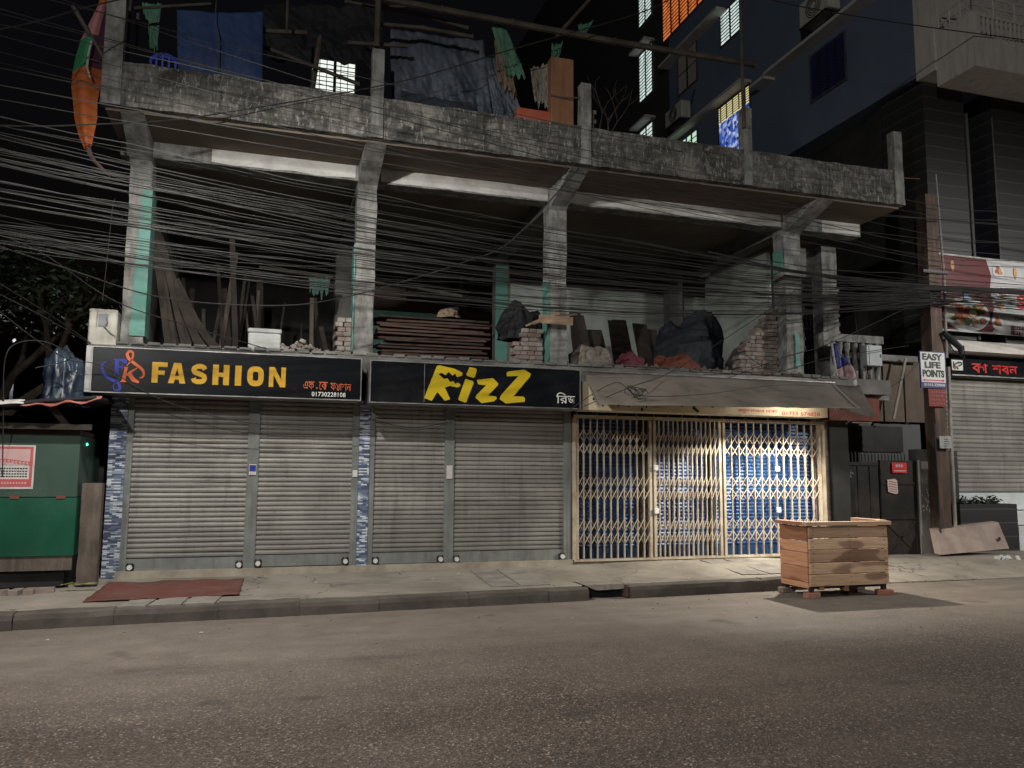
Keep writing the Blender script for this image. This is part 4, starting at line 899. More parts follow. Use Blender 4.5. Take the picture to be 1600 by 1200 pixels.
# ------------------------------------------------------------------ stores on the open first floor
F = 3.345
def board(p, q, wd, th, m, name, label, group, side=(0,1,0), cat='board'):
    g = MB(); g.bar(p, q, wd, th, side=side); return solo(name, g, m, label, cat, group)
for k in range(11):
    a = Vector((-1.767, 0.75, 5.429)); b = Vector((-1.411, 0.55, 3.353))
    t = a+Vector((.045*k+rnd.uniform(-.02,.02), .05*(k % 3), -.13*k+rnd.uniform(-.1,.1))); q = Vector((b.x+.075*k+rnd.uniform(-.02,.02), b.y+.09*(k % 3), F+.01))
    board(q, t, rnd.uniform(.07,.12), .03, MT['darkwood'], 'leaning_plank', 'long rough plank in the fan of planks leaning by the leftmost column', 'planks leaning by the leftmost column', cat='plank')
for k, (px, a, b) in enumerate(((355,1.6,3.6), (370,1.9,3.2), (398,1.7,3.9), (430,1.5,3.4), (455,1.8,4.2), (325,1.4,3.9), (470,1.2,3.0), (415,1.1,2.6))):
    x = -1.0+k*.28+rnd.uniform(-.2,.2); board((x, b, F), (x+rnd.uniform(-.22,.22), b+rnd.uniform(0,.4), F+a*rnd.uniform(.8,1.25)), rnd.uniform(.03,.09), .04, MT['darkwood'] if k % 3 else MT['oldwood'], 'upright_prop', 'thin upright timber in the dark left bay of the open floor', 'upright timbers in the left bay', cat='timber')
g = MB(); g.tube([(-0.226, 3, 5.301), (0.509, 3, 5.253), (1.088, 3, 5.214)], .035, 6); solo('bamboo_pole', g, MT['bamboo'], 'bamboo pole slung across the left bay holding a rag', 'pole')
sheet('hanging_rag', MT['wall_teal'], 'torn greenish rag hanging from the bamboo pole in the left bay', 'cloth', (0.645, 2.93, 5.199), (1.037, 2.93, 5.194), (0.678, 2.93, 4.877), (1, 2.93, 4.877), .05, 3, rag=.25)
g = MB(); g.tube([(1.624, 2, 4.952), (2.48, 2, 4.902), (3.33, 2, 4.811)], .03, 6); solo('bamboo_pole', g, MT['bamboo'], 'bamboo pole slung across the second bay above the board pile', 'pole')
for k in range(13):
    x = -1.35+rnd.random()*2.4; y = 2.2+rnd.random()*2.6; board((x, y, F), (x+rnd.uniform(-.3,.3), y+rnd.uniform(-.2,.4), F+rnd.uniform(1.3,2.5)), rnd.uniform(.04,.13), .035, MT['oldwood'] if k % 4 == 0 else MT['darkwood'], 'upright_prop', 'thin upright timber in the dark left bay of the open floor', 'upright timbers in the left bay', cat='timber')
# stacked boards, every board a thing
pro = []
for m in ('redwood', 'darkwood', 'redwood'):
    g = MB(); g.bar((-.9,0,0), (.9,0,0), .16, .032, side=(0,0,1)); pro.append(mesh_of('stacked_board', g, MT[m]))
i = 0
for lay in range(13):
    for row in range(2):
        o = bpy.data.objects.new('stacked_board', pro[rnd.randrange(3)]); COL.objects.link(o)
        o.location = (2.44+rnd.uniform(-.09,.09)+.004*lay, .26+row*.2+rnd.uniform(-.03,.03), F+.03+lay*.052); o.rotation_euler = (rnd.uniform(-.05,.05), rnd.uniform(-.018,.018), rnd.uniform(-.035,.035)); o.scale = (rnd.uniform(.85,1.03), 1, 1)
        o['label'] = 'reddish brown board in the flat pile between the second and third columns'; o['category'] = 'board'; o['group'] = 'boards in the flat pile'
crumple('cloth_heap', MT['tanc'], 'crumpled brownish cloth on top of the flat board pile', 'cloth', 2.72, .35, 4.06, .16, .14, .14, 11)
g = MB(); g.tube([(2.597, 0.4, 4.137), (2.742, 0.4, 4.209), (2.889, 0.4, 4.24)], [.03,.045,.03], 8); g.tube([(2.618, 0.4, 4.097), (2.849, 0.4, 4.049)], .02, 6)
solo('rolled_bundle', g, MT['tarpblack'], 'short black rolled bundle lying on the flat board pile', 'bundle')
# brick stacks, every brick a thing
bpro = []
for m in ('brick', 'brick2'):
    if m == 'brick2': MT['brick2'] = mat('dusty_brick', (.30,.27,.245), (.21,.17,.15), 5, .9, dirt=(.36,.34,.32), dirt_amt=.5, bs=.5, fine=22)
    g = MB(); g.bbox(-.118, .118, -.056, .056, 0, .068, .007); bpro.append(mesh_of('stacked_brick', g, MT[m]))
def stack(x0, x1, y0, rows, label, group, ht):
    n = max(1, round((x1-x0)/.12))
    for r in range(40):
        for i in range(n):
            x = x0+(i+.5)*(x1-x0)/n
            if r*.073 >= ht(x): continue
            for d in range(rows):
                end = (r+i) % 2 == 0
                o = bpy.data.objects.new('stacked_brick', bpro[rnd.randrange(2)]); COL.objects.link(o)
                o.location = (x+rnd.uniform(-.008,.008)+(.03 if r % 2 else 0), y0+d*.25+rnd.uniform(-.012,.012), F+.01+r*.073); o.rotation_euler = (0, rnd.uniform(-.02,.02), math.pi/2+rnd.uniform(-.07,.07))
                o['label'] = label; o['category'] = 'brick'; o['group'] = group
stack(.95, 1.19, .30, 2, 'dusty brick in the narrow stack against the second column', 'bricks stacked by the second column', lambda x: .54)
stack(3.74, 4.22, .25, 1, 'dusty brick in the stack left of the third column', 'bricks stacked by the third column', lambda x: .36+.18*(x > 3.9))
stack(7.95, 8.74, .35, 1, 'dusty brick in the stepped heap left of the fourth column', 'bricks stacked by the fourth column', lambda x: .22+1.05*max(0, (x-7.95)/.79)**.8)
crumple('plastic_bag', MT['tarpblack'], 'shiny dark plastic bag heaped on the bricks left of the third column', 'bag', 3.98, .45, 3.78, .36, .25, .56, 21, .35)
for k, (a, b, wd, m) in enumerate((((842,498,-.12), (895,502,-.16), .13, 'palewood'), ((836,504,-.14), (876,490,-.10), .05, 'palewood'), ((830,506,-.18), (858,494,-.1), .03, 'palewood'), ((872,494,-.12), (902,490,-.2), .03, 'oldwood'))):
    A = [(4.083, -0.12, 4.053), (3.98, -0.14, 3.971), (3.85, -0.18, 3.915), (4.342, -0.12, 4.111)][k]; B = [(4.644, -0.16, 4.039), (4.437, -0.1, 4.173), (4.241, -0.1, 4.108), (4.706, -0.2, 4.151)][k]
    board(A, B, wd, .025, MT[m], 'offcut', ['widest pale board offcut caught on the cables before the third column', 'middle sized pale offcut sloping up on the cables before the third column', 'thin stick poking left from the cables before the third column', 'thin greyish strip poking right from the cables before the third column'][k], 'offcuts caught on the cables', side=(0,1,.2))
crumple('plastic_sack', MT['sack'], 'grey plastic sacks slumped right of the third column', 'sack', 5.16, .40, F, .34, .28, .38, 5, .4)
for k in range(8):
    x = 5.2+k*.27+rnd.uniform(-.05,.05); y = 1.9+.1*(k % 2); h = rnd.uniform(1.0,1.4)
    board((x, y-.35, F), (x+rnd.uniform(-.12,.12), y+.1, F+h), rnd.uniform(.14,.34), .035, MT['darkwood'], 'timber_slab', 'dark timber panel leaning upright in the bay right of the third column', 'dark panels leaning in the right bay', cat='panel')
crumple('covered_bundle', MT['tarpnavy'], 'large navy cloth covered heap in the bay left of the fourth column', 'bundle', 7.45, 1.1, F, .64, .5, 1.14, 31, .3)
crumple('orange_sack', MT['orangec'], 'dull orange sack at the foot of the navy heap', 'sack', 6.78, .42, F, .42, .25, .30, 41, .25)
crumple('pink_bag', mat('pink_bag_cloth', (.16,.04,.055), (.1,.025,.035), 3), 'dark pink bag among the leaning panels', 'bag', 6.25, 1.1, F+.1, .28, .2, .30, 51, .3)
fb = thing('foam_box', 'white polystyrene box standing on the slab edge above the FASHION sign', 'box', (-.06, .2, F))
g = MB(); g.bbox(-.29, .16, .02, .38, F, 3.60, .012); part('body', g, MT['foam'], fb)
g = MB(); g.bbox(-.30, .17, .01, .39, 3.605, 3.67, .015); part('lid', g, MT['foam'], fb)
g = MB()
for k in range(70):
    x = .15+.75*rnd.random(); y = .05+.4*rnd.random(); s = rnd.uniform(.02,.07); mt = Matrix.Translation((x, y, F+.16*math.exp(-((x-.45)/.3)**2)*rnd.random())) @ Matrix.Rotation(rnd.random()*6, 4, Vector((rnd.random(), rnd.random(), rnd.random()+.1)).normalized())
    g.bbox(-s, s, -s*.7, s*.7, -s*.4, s*.4, s*.12, mat=mt)
solo('rubble', g, MT['brick2'], 'heap of broken bricks and rubble between foam box and brick stack', 'rubble', kind='stuff')
g = MB()
for k in range(60):
    x = 4.9+4.2*rnd.random(); s = rnd.uniform(.02,.06); mt = Matrix.Translation((x, -.02+.2*rnd.random(), F+.02)) @ Matrix.Rotation(rnd.random()*6, 4, Vector((rnd.random(), rnd.random(), rnd.random()+.1)).normalized()); g.bbox(-s*2, s*2, -s*.7, s*.7, -s*.3, s*.3, s*.1, mat=mt)
solo('debris', g, MT['oldwood'], 'scattered splinters and debris along the slab edge above the awning', 'debris', kind='stuff')
for k in range(5):
    x = 5.2+k*.85; board((x, -.05, F+.03), (x+.8, -.03+.05*(k % 2), F+.035), .09, .02, MT['oldwood'], 'edge_batten', 'thin old batten lying along the slab edge above the awning', 'battens above the awning', side=(0,0,1), cat='batten')

# ------------------------------------------------------------------ roof terrace
sheet('blue_tarpaulin', MT['tarpblue'], 'big blue tarpaulin hung as a screen above the leftmost bay', 'tarpaulin', (-1.413, -0.55, 8.007), (-0.269, -0.55, 8.181), (-1.352, -0.6, 7.017), (-0.234, -0.6, 7.061), .035, 3, seed=2, rag=.05)
g = MB(); g.tube([(-0.898, -0.62, 8.196), (-0.901, -0.63, 7.904), (-0.831, -0.62, 7.637), (-0.824, -0.64, 7.137)], .007, 5); solo('rope', g, MT['bamboo'], 'thin rope hanging down the front of the big blue tarpaulin', 'rope')
ch = thing('plastic_chair', 'blue plastic chair with slotted backrest behind the left end of the parapet', 'chair', (-1.56, -.45, 6.42))
C0 = Vector((-1.534, -0.55, 7.291)); cx, ct_ = C0.x, C0.z
g = MB(); n = 10
for k in range(n):
    a0 = -1+2*k/n; a1 = -1+2*(k+1)/n
    def bk(a, z): return (cx+.20*a, -.55+.09*a*a, z)
    zt0 = ct_+.05-.05*a0*a0; zt1 = ct_+.05-.05*a1*a1
    g.add([bk(a0, zt0-.07), bk(a1, zt1-.07), bk(a1, zt1), bk(a0, zt0)]+[(x, y+.02, z) for x, y, z in (bk(a0, zt0-.07), bk(a1, zt1-.07), bk(a1, zt1), bk(a0, zt0))], [(0,1,2,3),(7,6,5,4),(3,2,6,7),(0,4,5,1)])
    if k % 2 == 0: g.bar(bk(a0+.1, ct_-.36), bk(a0+.1, zt0-.06), .025, .015)
part('backrest', g, MT['bluep'], ch)
g = MB(); g.bbox(cx-.21, cx+.21, -.95, -.50, ct_-.42, ct_-.38, .012); part('seat', g, MT['bluep'], ch)
for sx in (-1, 1):
    for yy in (-.90, -.52): g = MB(); g.bar((cx+sx*.20, yy, 6.42), (cx+sx*.17, yy, ct_-.41), .04, .03); part('leg', g, MT['bluep'], ch)
sheet('green_rag', MT['tarpgreen'], 'dull green cloth hanging beside the leftmost roof post', 'cloth', (-1.905, -0.3, 8.176), (-1.649, -0.3, 8.205), (-1.781, -0.3, 7.532), (-1.68, -0.3, 7.511), .05, 2, rag=.15)
for k, (a, b, r, lab) in enumerate((((-1.963, -0.75, 8.009), (-1.951, -0.8, 7.056), .018, 'thin upright rod just right of the leftmost roof post'), ((-1.892, -0.6, 7.926), (-1.874, -0.6, 7.282), .022, 'short upright rod behind the left end of the parapet'), ((-2.552, -1.2, 7.469), (-2.197, -0.95, 6.938), .028, 'slanting bamboo stay sticking out left of the parapet'), ((-2.038, -0.7, 7.804), (-0.973, -0.5, 8.196), .02, 'thin bamboo lying across the top of the leftmost bay'))):
    g = MB(); g.tube([a, b], r, 6); solo('bamboo_rod', g, MT['bamboo'], lab, 'rod')
g = MB(); cxz = (0.048, 7.313); pr = [(0,.0),(0,.27),(.30,.30),(.36,.29),(.40,.20),(.42,0)]
g.tube([(cxz[0], -.40, 6.44+a*1.65) for a, r in pr[1:]], [r for a, r in pr[1:]], 20); solo('water_drum', g, MT['tarpblack'], 'shiny black domed water drum behind the parapet', 'drum', smooth=True)
sheet('plastic_sheet', MT['tarpgrey'], 'large translucent bluish plastic sheet hung right of the second roof post', 'plastic sheet', (1.547, -0.5, 8.3), (3.018, -0.5, 8.35), (1.606, -0.55, 7.09), (3.172, -0.55, 7.073), .09, 5, seed=5, rag=.09)
sheet('plastic_sheet', MT['tarpnavy'], 'dark blue lower sheet showing under the translucent plastic', 'plastic sheet', (1.725, -0.62, 7.275), (2.795, -0.62, 7.234), (1.745, -0.65, 7.015), (2.86, -0.65, 7.046), .04, 3, seed=8)
sheet('green_cloth', MT['tarpgreen'], 'twisted green cloth tied to the bamboo above the third bay', 'cloth', (3.021, -0.82, 8.55), (3.245, -0.82, 8.57), (3.299, -0.8, 7.677), (3.629, -0.8, 7.668), .08, 2, seed=4, rag=.12)
sheet('tan_cloth', MT['tanc'], 'tan torn cloth hanging behind the twisted green cloth', 'cloth', (3.116, -0.78, 8.236), (3.26, -0.78, 8.24), (3.189, -0.76, 7.556), (3.498, -0.76, 7.377), .07, 2, seed=6, rag=.15)
sheet('plastic_sheet', MT['tarpgrey'], 'narrow crinkled clear plastic hanging behind the tan cloth', 'plastic sheet', (2.999, -0.7, 7.948), (3.243, -0.7, 8.051), (3.151, -0.7, 6.984), (3.623, -0.7, 7.092), .07, 3, seed=9, rag=.1)
sheet('plastic_sheet', MT['sack'], 'narrow grey plastic strip drooping above the terracotta box', 'plastic sheet', (3.773, -0.55, 7.994), (4.203, -0.55, 8.204), (3.86, -0.55, 7.424), (4.139, -0.55, 7.38), .08, 2, seed=12, rag=.15)
sheet('green_net', MT['tarpgreen'], 'little green rag tied at the top of the third roof post', 'cloth', (4.43, -0.95, 8.606), (4.701, -0.95, 8.74), (4.451, -0.95, 8.461), (4.558, -0.95, 8.448), .06, 2, seed=14, rag=.08)
sheet('green_net', MT['tarpgreen'], 'green netting scrap dangling above the wooden door board', 'cloth', (4.011, -0.9, 8.243), (4.202, -0.9, 8.318), (4.012, -0.9, 8.012), (4.138, -0.9, 8.054), .08, 2, seed=15, rag=.12)
g = MB(); a = (3.493, -0.72, 6.962); g.bbox(a[0], a[0]+.58, -.80, -.45, 6.55, 7.185, .01); solo('terracotta_box', g, MT['terracotta'], 'terracotta coloured box standing behind the parapet', 'box')
db = thing('door_board', 'tall brown wooden cupboard board tied upright beside the third roof post', 'board', (4.301, -0.75, 6.999))
g = MB(); g.bbox(4.015, 4.385, -.88, -.70, 6.50, 8.05, .008); part('panel', g, MT['doorwood'], db)
g = MB(); g.tube([(4.0,-.89,7.40),(4.2,-.90,7.39),(4.46,-1.0,7.38)], .012, 5); part('cord', g, MT['bamboo'], db)
for k, (p, r, lab) in enumerate((
    ([(1.037, -0.92, 8.464), (2.262, -0.92, 8.455), (3.359, -0.92, 8.441), (5.064, -0.92, 8.434), (6.436, -0.92, 8.471), (7.623, -0.92, 8.488)], .05, 'longest thick bamboo pole running above the parapet to the fourth roof post'),
    ([(1.331, -0.85, 8.125), (1.992, -0.85, 8.163), (2.755, -0.85, 8.156)], .03, 'bamboo rail carrying the translucent plastic sheet'),
    ([(1.399, -0.7, 8.483), (2.015, -0.7, 8.455), (2.71, -0.7, 8.375)], .03, 'thin bamboo above the translucent plastic sheet'),
    ([(0.884, -0.6, 8.516), (1.374, -0.6, 8.527), (2.108, -0.6, 8.685)], .025, 'thin bamboo lashed across the second roof post'),
    ([(-0.252, -0.4, 7.975), (0.341, -0.4, 8.04)], .035, 'short bamboo right of the blue tarpaulin'),
    ([(0.932, -0.8, 7.787), (1.777, -0.8, 7.883)], .03, 'short bamboo tied crosswise to the second roof post'),
    ([(-0.237, -0.2, 7.818), (1.144, -0.2, 7.468)], .03, 'sloping bamboo before the lit window'),
    ([(0.559, -0.1, 8.161), (0.473, -0.1, 7.331)], .04, 'upright bamboo left of the lit window'),
    ([(4.207, -0.6, 8.578), (4.761, -0.6, 9.282)], .03, 'slanting bamboo above the door board'),
    ([(0.064, -0.7, 8.409), (0.067, -0.7, 7.846)], .02, 'thin hanging bamboo right of the blue tarpaulin'))):
    g = MB(); P2 = [Vector(q)+Vector((0, 0, rnd.uniform(-.015,.015))) for q in p]; g.tube(P2, r, 7)
    for q in P2: g.tube([q-Vector((.015,0,0)), q+Vector((.015,0,0))], r*1.25, 7)
    solo('bamboo_pole', g, MT['bamboo'], lab, 'pole')
for px, lab in ((0, 'slender pole standing on the second roof post'), (1, 'slender pole standing on the fourth roof post')):
    g = MB()
    if px == 0: g.tube([(1.316, -0.98, 7.678), (1.32, -0.98, 8.6)], .045, 7)
    else: g.tube([(7.296, -1.08, 7.25), (7.297, -1.06, 8.475), (7.307, -1.06, 9.662)], .032, 7)
    solo('upright_pole', g, MT['bamboo'], lab, 'pole')
sheet('black_sheet', MT['tarpblack'], 'sagging black sheet stretched over the terrace beside the blue tarpaulin', 'tarpaulin', (-0.297, 0.8, 9.1), (1.626, 0.8, 9.462), (-0.227, 0.5, 8.054), (1.614, 0.5, 8.185), .12, 4, seed=17, rag=.2)
g = MB()
for k in range(6): g.bbox(4.63, 4.74+.04*(k % 2), -.85, -.75, 6.85+k*.075, 6.85+k*.075+.066, .006)
solo('brick_pile', g, MT['brick'], 'small pile of bricks beside the third roof post', 'bricks', kind='stuff')
g = MB(); b0 = Vector((4.995, -0.5, 7.18))
def twig(p, d, L, r, dep):
    q = p+d*L; g.tube([p, (p+q)/2+Vector((rnd.uniform(-.04,.04),0,rnd.uniform(-.04,.04))), q], [r, r*.8, r*.5], 5)
    if dep:
        for s in (-1, 1): twig(q, (d+Vector((s*rnd.uniform(.3,.8), rnd.uniform(-.3,.3), rnd.uniform(-.1,.4)))).normalized(), L*.7, r*.6, dep-1)
for k in range(4): twig(b0+Vector((k*.12, .1*k, -.3)), Vector((rnd.uniform(-.2,.5), 0, 1)).normalized(), .55, .014, 2)
solo('dry_branch', g, MT['bamboo'], 'bare dry twigs sticking up behind the parapet right of the third roof post', 'branch')
# striped parasol hanging folded at the roof corner
pr = thing('folded_parasol', 'striped pink, green and orange cloth parasol hanging off the left roof corner', 'parasol', (-2.3, -.95, 5.4))
prof = [((-2.152, -0.95, 7.888), (-2.272, -0.95, 7.864)), ((-2.163, -0.95, 7.688), (-2.32, -0.95, 7.641)), ((-2.19, -0.95, 7.487), (-2.391, -0.95, 7.433)), ((-2.198, -0.95, 7.22), (-2.487, -0.95, 7.152)), ((-2.208, -0.95, 6.998), (-2.532, -0.95, 6.917)), ((-2.21, -0.95, 6.778), (-2.556, -0.95, 6.705)), ((-2.22, -0.95, 6.558), (-2.558, -0.95, 6.497)), ((-2.245, -0.95, 6.337), (-2.524, -0.95, 6.296)), ((-2.232, -0.95, 6.123), (-2.497, -0.95, 6.085)), ((-2.257, -0.95, 5.904), (-2.432, -0.95, 5.863)), ((-2.283, -0.95, 5.712), (-2.356, -0.95, 5.694))]
def strip(i0, i1, u0, u1, nm, m, bulge=.16):
    g = MB(); seg = prof[i0:i1+1]; nu = 8; vs = []
    def ev(r, u, s):
        a, b = Vector(r[0]), Vector(r[1]); q = a*(1-u)+b*u; wd = (a-b).length; return q+Vector((0, s*(-bulge*4*u*(1-u))*min(1, wd*2.2)+.02*math.sin(u*9), 0))
    for r in seg:
        for k in range(nu+1): vs.append(tuple(ev(r, u0+(u1-u0)*k/nu, 1)))
    N = nu+1; g.add(vs, [(j*N+i, j*N+i+1, (j+1)*N+i+1, (j+1)*N+i) for j in range(len(seg)-1) for i in range(nu)])
    vs = []
    for r in seg:
        for k in range(nu+1): vs.append(tuple(ev(r, u0+(u1-u0)*k/nu, -.6)))
    g.add(vs, [((j+1)*N+i, (j+1)*N+i+1, j*N+i+1, j*N+i) for j in range(len(seg)-1) for i in range(nu)])
    part(nm, g, MT[m], pr, smooth=True)
strip(0, 1, 0, 1, 'panel', 'parasolorange'); strip(1, 3, .25, 1, 'panel', 'pink'); strip(1, 3, 0, .25, 'panel', 'purple'); strip(3, 5, .40, 1, 'panel', 'parasolgreen'); strip(3, 5, 0, .40, 'panel', 'purple'); strip(5, 10, 0, 1, 'panel', 'parasolorange')
g = MB(); g.tube([(-2.321, -0.95, 5.741), (-2.285, -0.95, 5.627), (-2.229, -0.95, 5.548), (-2.138, -0.93, 5.465), (-2.049, -0.9, 5.384)], [.035,.03,.025,.02,.008], 7); part('tassel', g, MT['redwood'], pr)
g = MB(); g.tube([(-2.324, -1.12, 7.071), (-2.345, -1.14, 6.876), (-2.35, -1.14, 6.703), (-2.309, -1.12, 6.574)], .012, 5); part('piping', g, MT['bannerw'], pr)

# ------------------------------------------------------------------ house behind the roof terrace
hb = thing('back_house', 'dim brown house behind the terrace with one brightly lit barred window', 'building', (1.5, 16.5, -.06))
a = (-1.229, 16.052); b = (4.43, 14.167)
part('wall', MB().box(a[0]-1, b[0], 15, 18, 0, 14.2), mat('dim_brown_render', (.16,.11,.085), (.12,.085,.065), 1, .9, bs=.05), hb)
wa = (1.057, 15.696); wb = (2.475, 14.575)
wn1 = part('window', MB().box(wa[0]-.05, wb[0]+.05, 14.95, 14.99, wb[1]-.3, wa[1]+.1), MT['grille'], hb)
part('pane', MB().box(wa[0], wb[0], 14.94, 14.949, wb[1]-.25, wa[1]), emis('lit_window_white', (.82,.88,.80), 1.1), wn1)
g = MB()
for k in range(1, 9): z = wb[1]-.25+(wa[1]-wb[1]+.25)*k/9; g.box(wa[0], wb[0], 14.91, 14.935, z-.012, z+.012)
for k in range(1, 6): x = wa[0]+(wb[0]-wa[0])*k/6; g.box(x-.012, x+.012, 14.912, 14.932, wb[1]-.25, wa[1]); 
g.box(wa[0]+.42*(wb[0]-wa[0])+.1, wa[0]+.42*(wb[0]-wa[0])+.2, 14.90, 14.938, wb[1]-.25, wa[1])
part('window_bars', g, MT['iron'], wn1)

# ------------------------------------------------------------------ tall neighbour on the right
nb = thing('apartment_block', 'tall slate blue apartment block with lit windows, black cladding and a ground floor shop', 'building', (16, 5, .1))
part('side_wall', MB().box(13.0, 20, 1.05, 11.9, 10.08, 24), MT['bluewall'], nb)
part('side_wall', MB().box(13.02, 20, 11.9, 30, 0, 26), MT['brownwall'], nb, 'darker brownish rear part of the side wall')
part('recessed_wall', MB().box(13.35, 20, 2.2, 11.9, 0, 10.08), MT['dark'], nb)
g = MB(); g.box(13.08, 14.16, 1.0, 2.2, 4.42, 9.95); g.box(14.95, 20, 1.0, 2.2, 4.42, 9.9)
part('cladding', g, MT['clad'], nb, 'black grooved cladding')
part('recess', MB().box(14.16, 14.95, 1.9, 2.2, 4.42, 9.9), MT['signnavy'], nb)
g = MB(); g.tube([(14.90,.97,4.5),(14.90,.97,9.4)], .018, 6); g.tube([(14.2,.98,4.45),(14.2,.98,9.4)], .035, 6); part('downpipe', g, MT['grille'], nb)
part('front_wall', MB().box(12.98, 20, .55, 1.05, 9.98, 24), MT['cream_wall'], nb, 'pale beige front wall strip')
def XB(y0, y1, z0, z1, xo, xi): return (xo, xi, y0, y1, z0, z1)
def win(yn, yf, z0, z1, paneM, lab, bars='h', nb_=10, nv=2):
    f = MB(); e = .05
    f.box(12.96, 12.999, yn-e, yn, z0-e, z1+e); f.box(12.96, 12.999, yf, yf+e, z0-e, z1+e); f.box(12.96, 12.999, yn, yf, z0-e, z0); f.box(12.96, 12.999, yn, yf, z1, z1+e)
    w_ = part('window', f, MT['grille'], nb, lab)
    part('pane', MB().box(12.985, 12.9985, yn, yf, z0, z1), paneM, w_)
    g = MB()
    for k in range(1, nb_): z = z0+(z1-z0)*k/nb_; g.box(12.965, 12.98, yn, yf, z-.014, z+.014)
    for k in range(1, nv): y = yn+(yf-yn)*k/nv; g.box(12.962, 12.982, y-.035, y+.035, z0, z1)
    part('window_bars', g, MT['iron'], w_); return w_
def curtain_emis(name, a, c, s):
    m, t, b = NT(name); v = coords(t, (1,3.5,.5)); r = ramp(t, noi(t, v, 2.2, 4, .6), [(.35, c), (.65, a)]); t.links.new(r.outputs[0], b.inputs['Emission Color']); b.inputs['Emission Strength'].default_value = s; b.inputs['Base Color'].default_value = (.02,.02,.02,1); return m
EW = curtain_emis('lit_window_cool', (.78,.92,.86), (.38,.50,.46), .95); EO = curtain_emis('lit_window_orange', (.85,.24,.06), (.42,.09,.025), .8)
def glass_emis(name, cols, scale, s):
    m, t, b = NT(name); v = coords(t); vo = nd(t, 'ShaderNodeTexVoronoi'); vo.inputs['Scale'].default_value = scale; t.links.new(v, vo.inputs['Vector'])
    r = ramp(t, vo.outputs['Color'], cols); t.links.new(r.outputs[0], b.inputs['Emission Color']); b.inputs['Emission Strength'].default_value = s; b.inputs['Base Color'].default_value = (.02,.02,.02,1); return m
ES = glass_emis('stained_blue_glass', [(.2, (.01,.02,.12)), (.5, (.05,.12,.50)), (.8, (.55,.65,.9))], 9, .8)
EY = emis('lit_window_yellow', (.85,.75,.38), .75); EC = emis('lit_curtain_dim', (.05,.042,.035), .35)
win(13.13, 14.16, 15.50, 17.32, EW, 'upright lit white window on the brown rear wall', nb_=14)
win(13.13, 14.14, 18.47, 20.3, EW, 'topmost lit white window on the brown rear wall', nb_=14)
win(13.16, 14.17, 12.5, 14.33, EW, 'lowest lit white window on the brown rear wall', nb_=12)
win(9.3, 12.25, 16.88, 19.0, EO, 'wide window glowing orange through its bars', nb_=16, nv=5)
win(7.50, 8.54, 14.75, 15.74, EW, 'lit white window with an open pane beside the thin roof pole', nb_=9)
win(10.02, 11.22, 14.42, 15.72, EC, 'dim curtained window under the long ledge', nb_=2)
win(10.08, 11.42, 11.6, 12.72, emis('lit_window_green', (.62,.86,.66), .8), 'small lit greenish window just above the parapet', nb_=6, nv=4)
w9 = win(7.13, 8.76, 11.1, 12.80, ES, 'blue patterned glass window lit from inside', nb_=1, nv=1)
g = MB(); g.box(12.975, 12.984, 7.13, 8.76, 12.32, 12.80); part('upper_pane', g, EY, w9, 'yellow lit strip above the blue glass')
g = MB()
for k in range(6): g.box(12.955, 12.972, 7.13, 8.76, 12.36+k*.075, 12.375+k*.075)
for k in range(5): g.box(12.953, 12.974, 7.3+k*.33, 7.33+k*.33, 12.32, 12.80)
part('window_bars', g, MT['iron'], w9)
win(3.17, 4.42, 11.08, 12.25, MT['signnavy'], 'unlit barred window on the blue wall below the ledge', nb_=14, nv=4)
for (y0, y1, z, lab) in ((2.1, 5.95, 12.47, None), (5.95, 6.6, 12.40, None), (7.05, 11.6, 12.86, None), (8.2, 12.0, 15.72, None), (9.0, 12.2, 18.9, None)):
    g = MB(); g.box(12.62, 13.0, y0, y1, z, z+.09); part('ledge', g, MT['paleledge'], nb)
for (y0, y1, z) in ((13.0,14.3,17.38), (13.0,14.3,14.42), (13.0,14.3,20.4)):
    g = MB(); g.box(12.6, 13.02, y0, y1, z, z+.08); part('ledge', g, MT['paleledge'], nb)
# balcony
bc = part('balcony', MB().box(13.02, 20, -.38, .55, 9.62, 9.86).box(13.02, 13.16, -.38, .55, 9.86, 10.78).box(13.16, 20, -.38, -.26, 9.86, 10.28), MT['cream_wall'], nb, 'pale balcony with a barred front')
g = MB()
for k in range(26): g.box(13.22+k*.115, 13.255+k*.115, -.345, -.31, 10.28, 10.70)
g.box(13.16, 20, -.36, -.29, 10.70, 10.76)
g.tube([(13.08,-.32,10.95),(13.08,.5,10.95)], .02, 6); g.tube([(13.08,-.32,11.15),(13.08,.5,11.15)], .02, 6); g.tube([(13.08,-.32,10.95),(18,-.32,10.95)], .02, 6); g.tube([(13.08,-.32,11.15),(18,-.32,11.15)], .02, 6)
for k in range(8): g.tube([(13.08+.55*k,-.32,10.7),(13.08+.55*k,-.32,11.15)], .018, 6)
for k in range(4): g.tube([(13.08,-.32+.27*k,10.75),(13.08,-.32+.27*k,11.15)], .018, 6); g.tube([(13.08,-.32+.27*k,10.78),(13.08,-.05+.27*k,11.15)], .010, 5)
for k in range(8): g.tube([(13.08+.55*k,-.32,10.76),(13.35+.55*k,-.32,10.95),(13.63+.55*k,-.32,10.76)], .010, 5)
part('railing', g, MT['cream_wall'], bc)
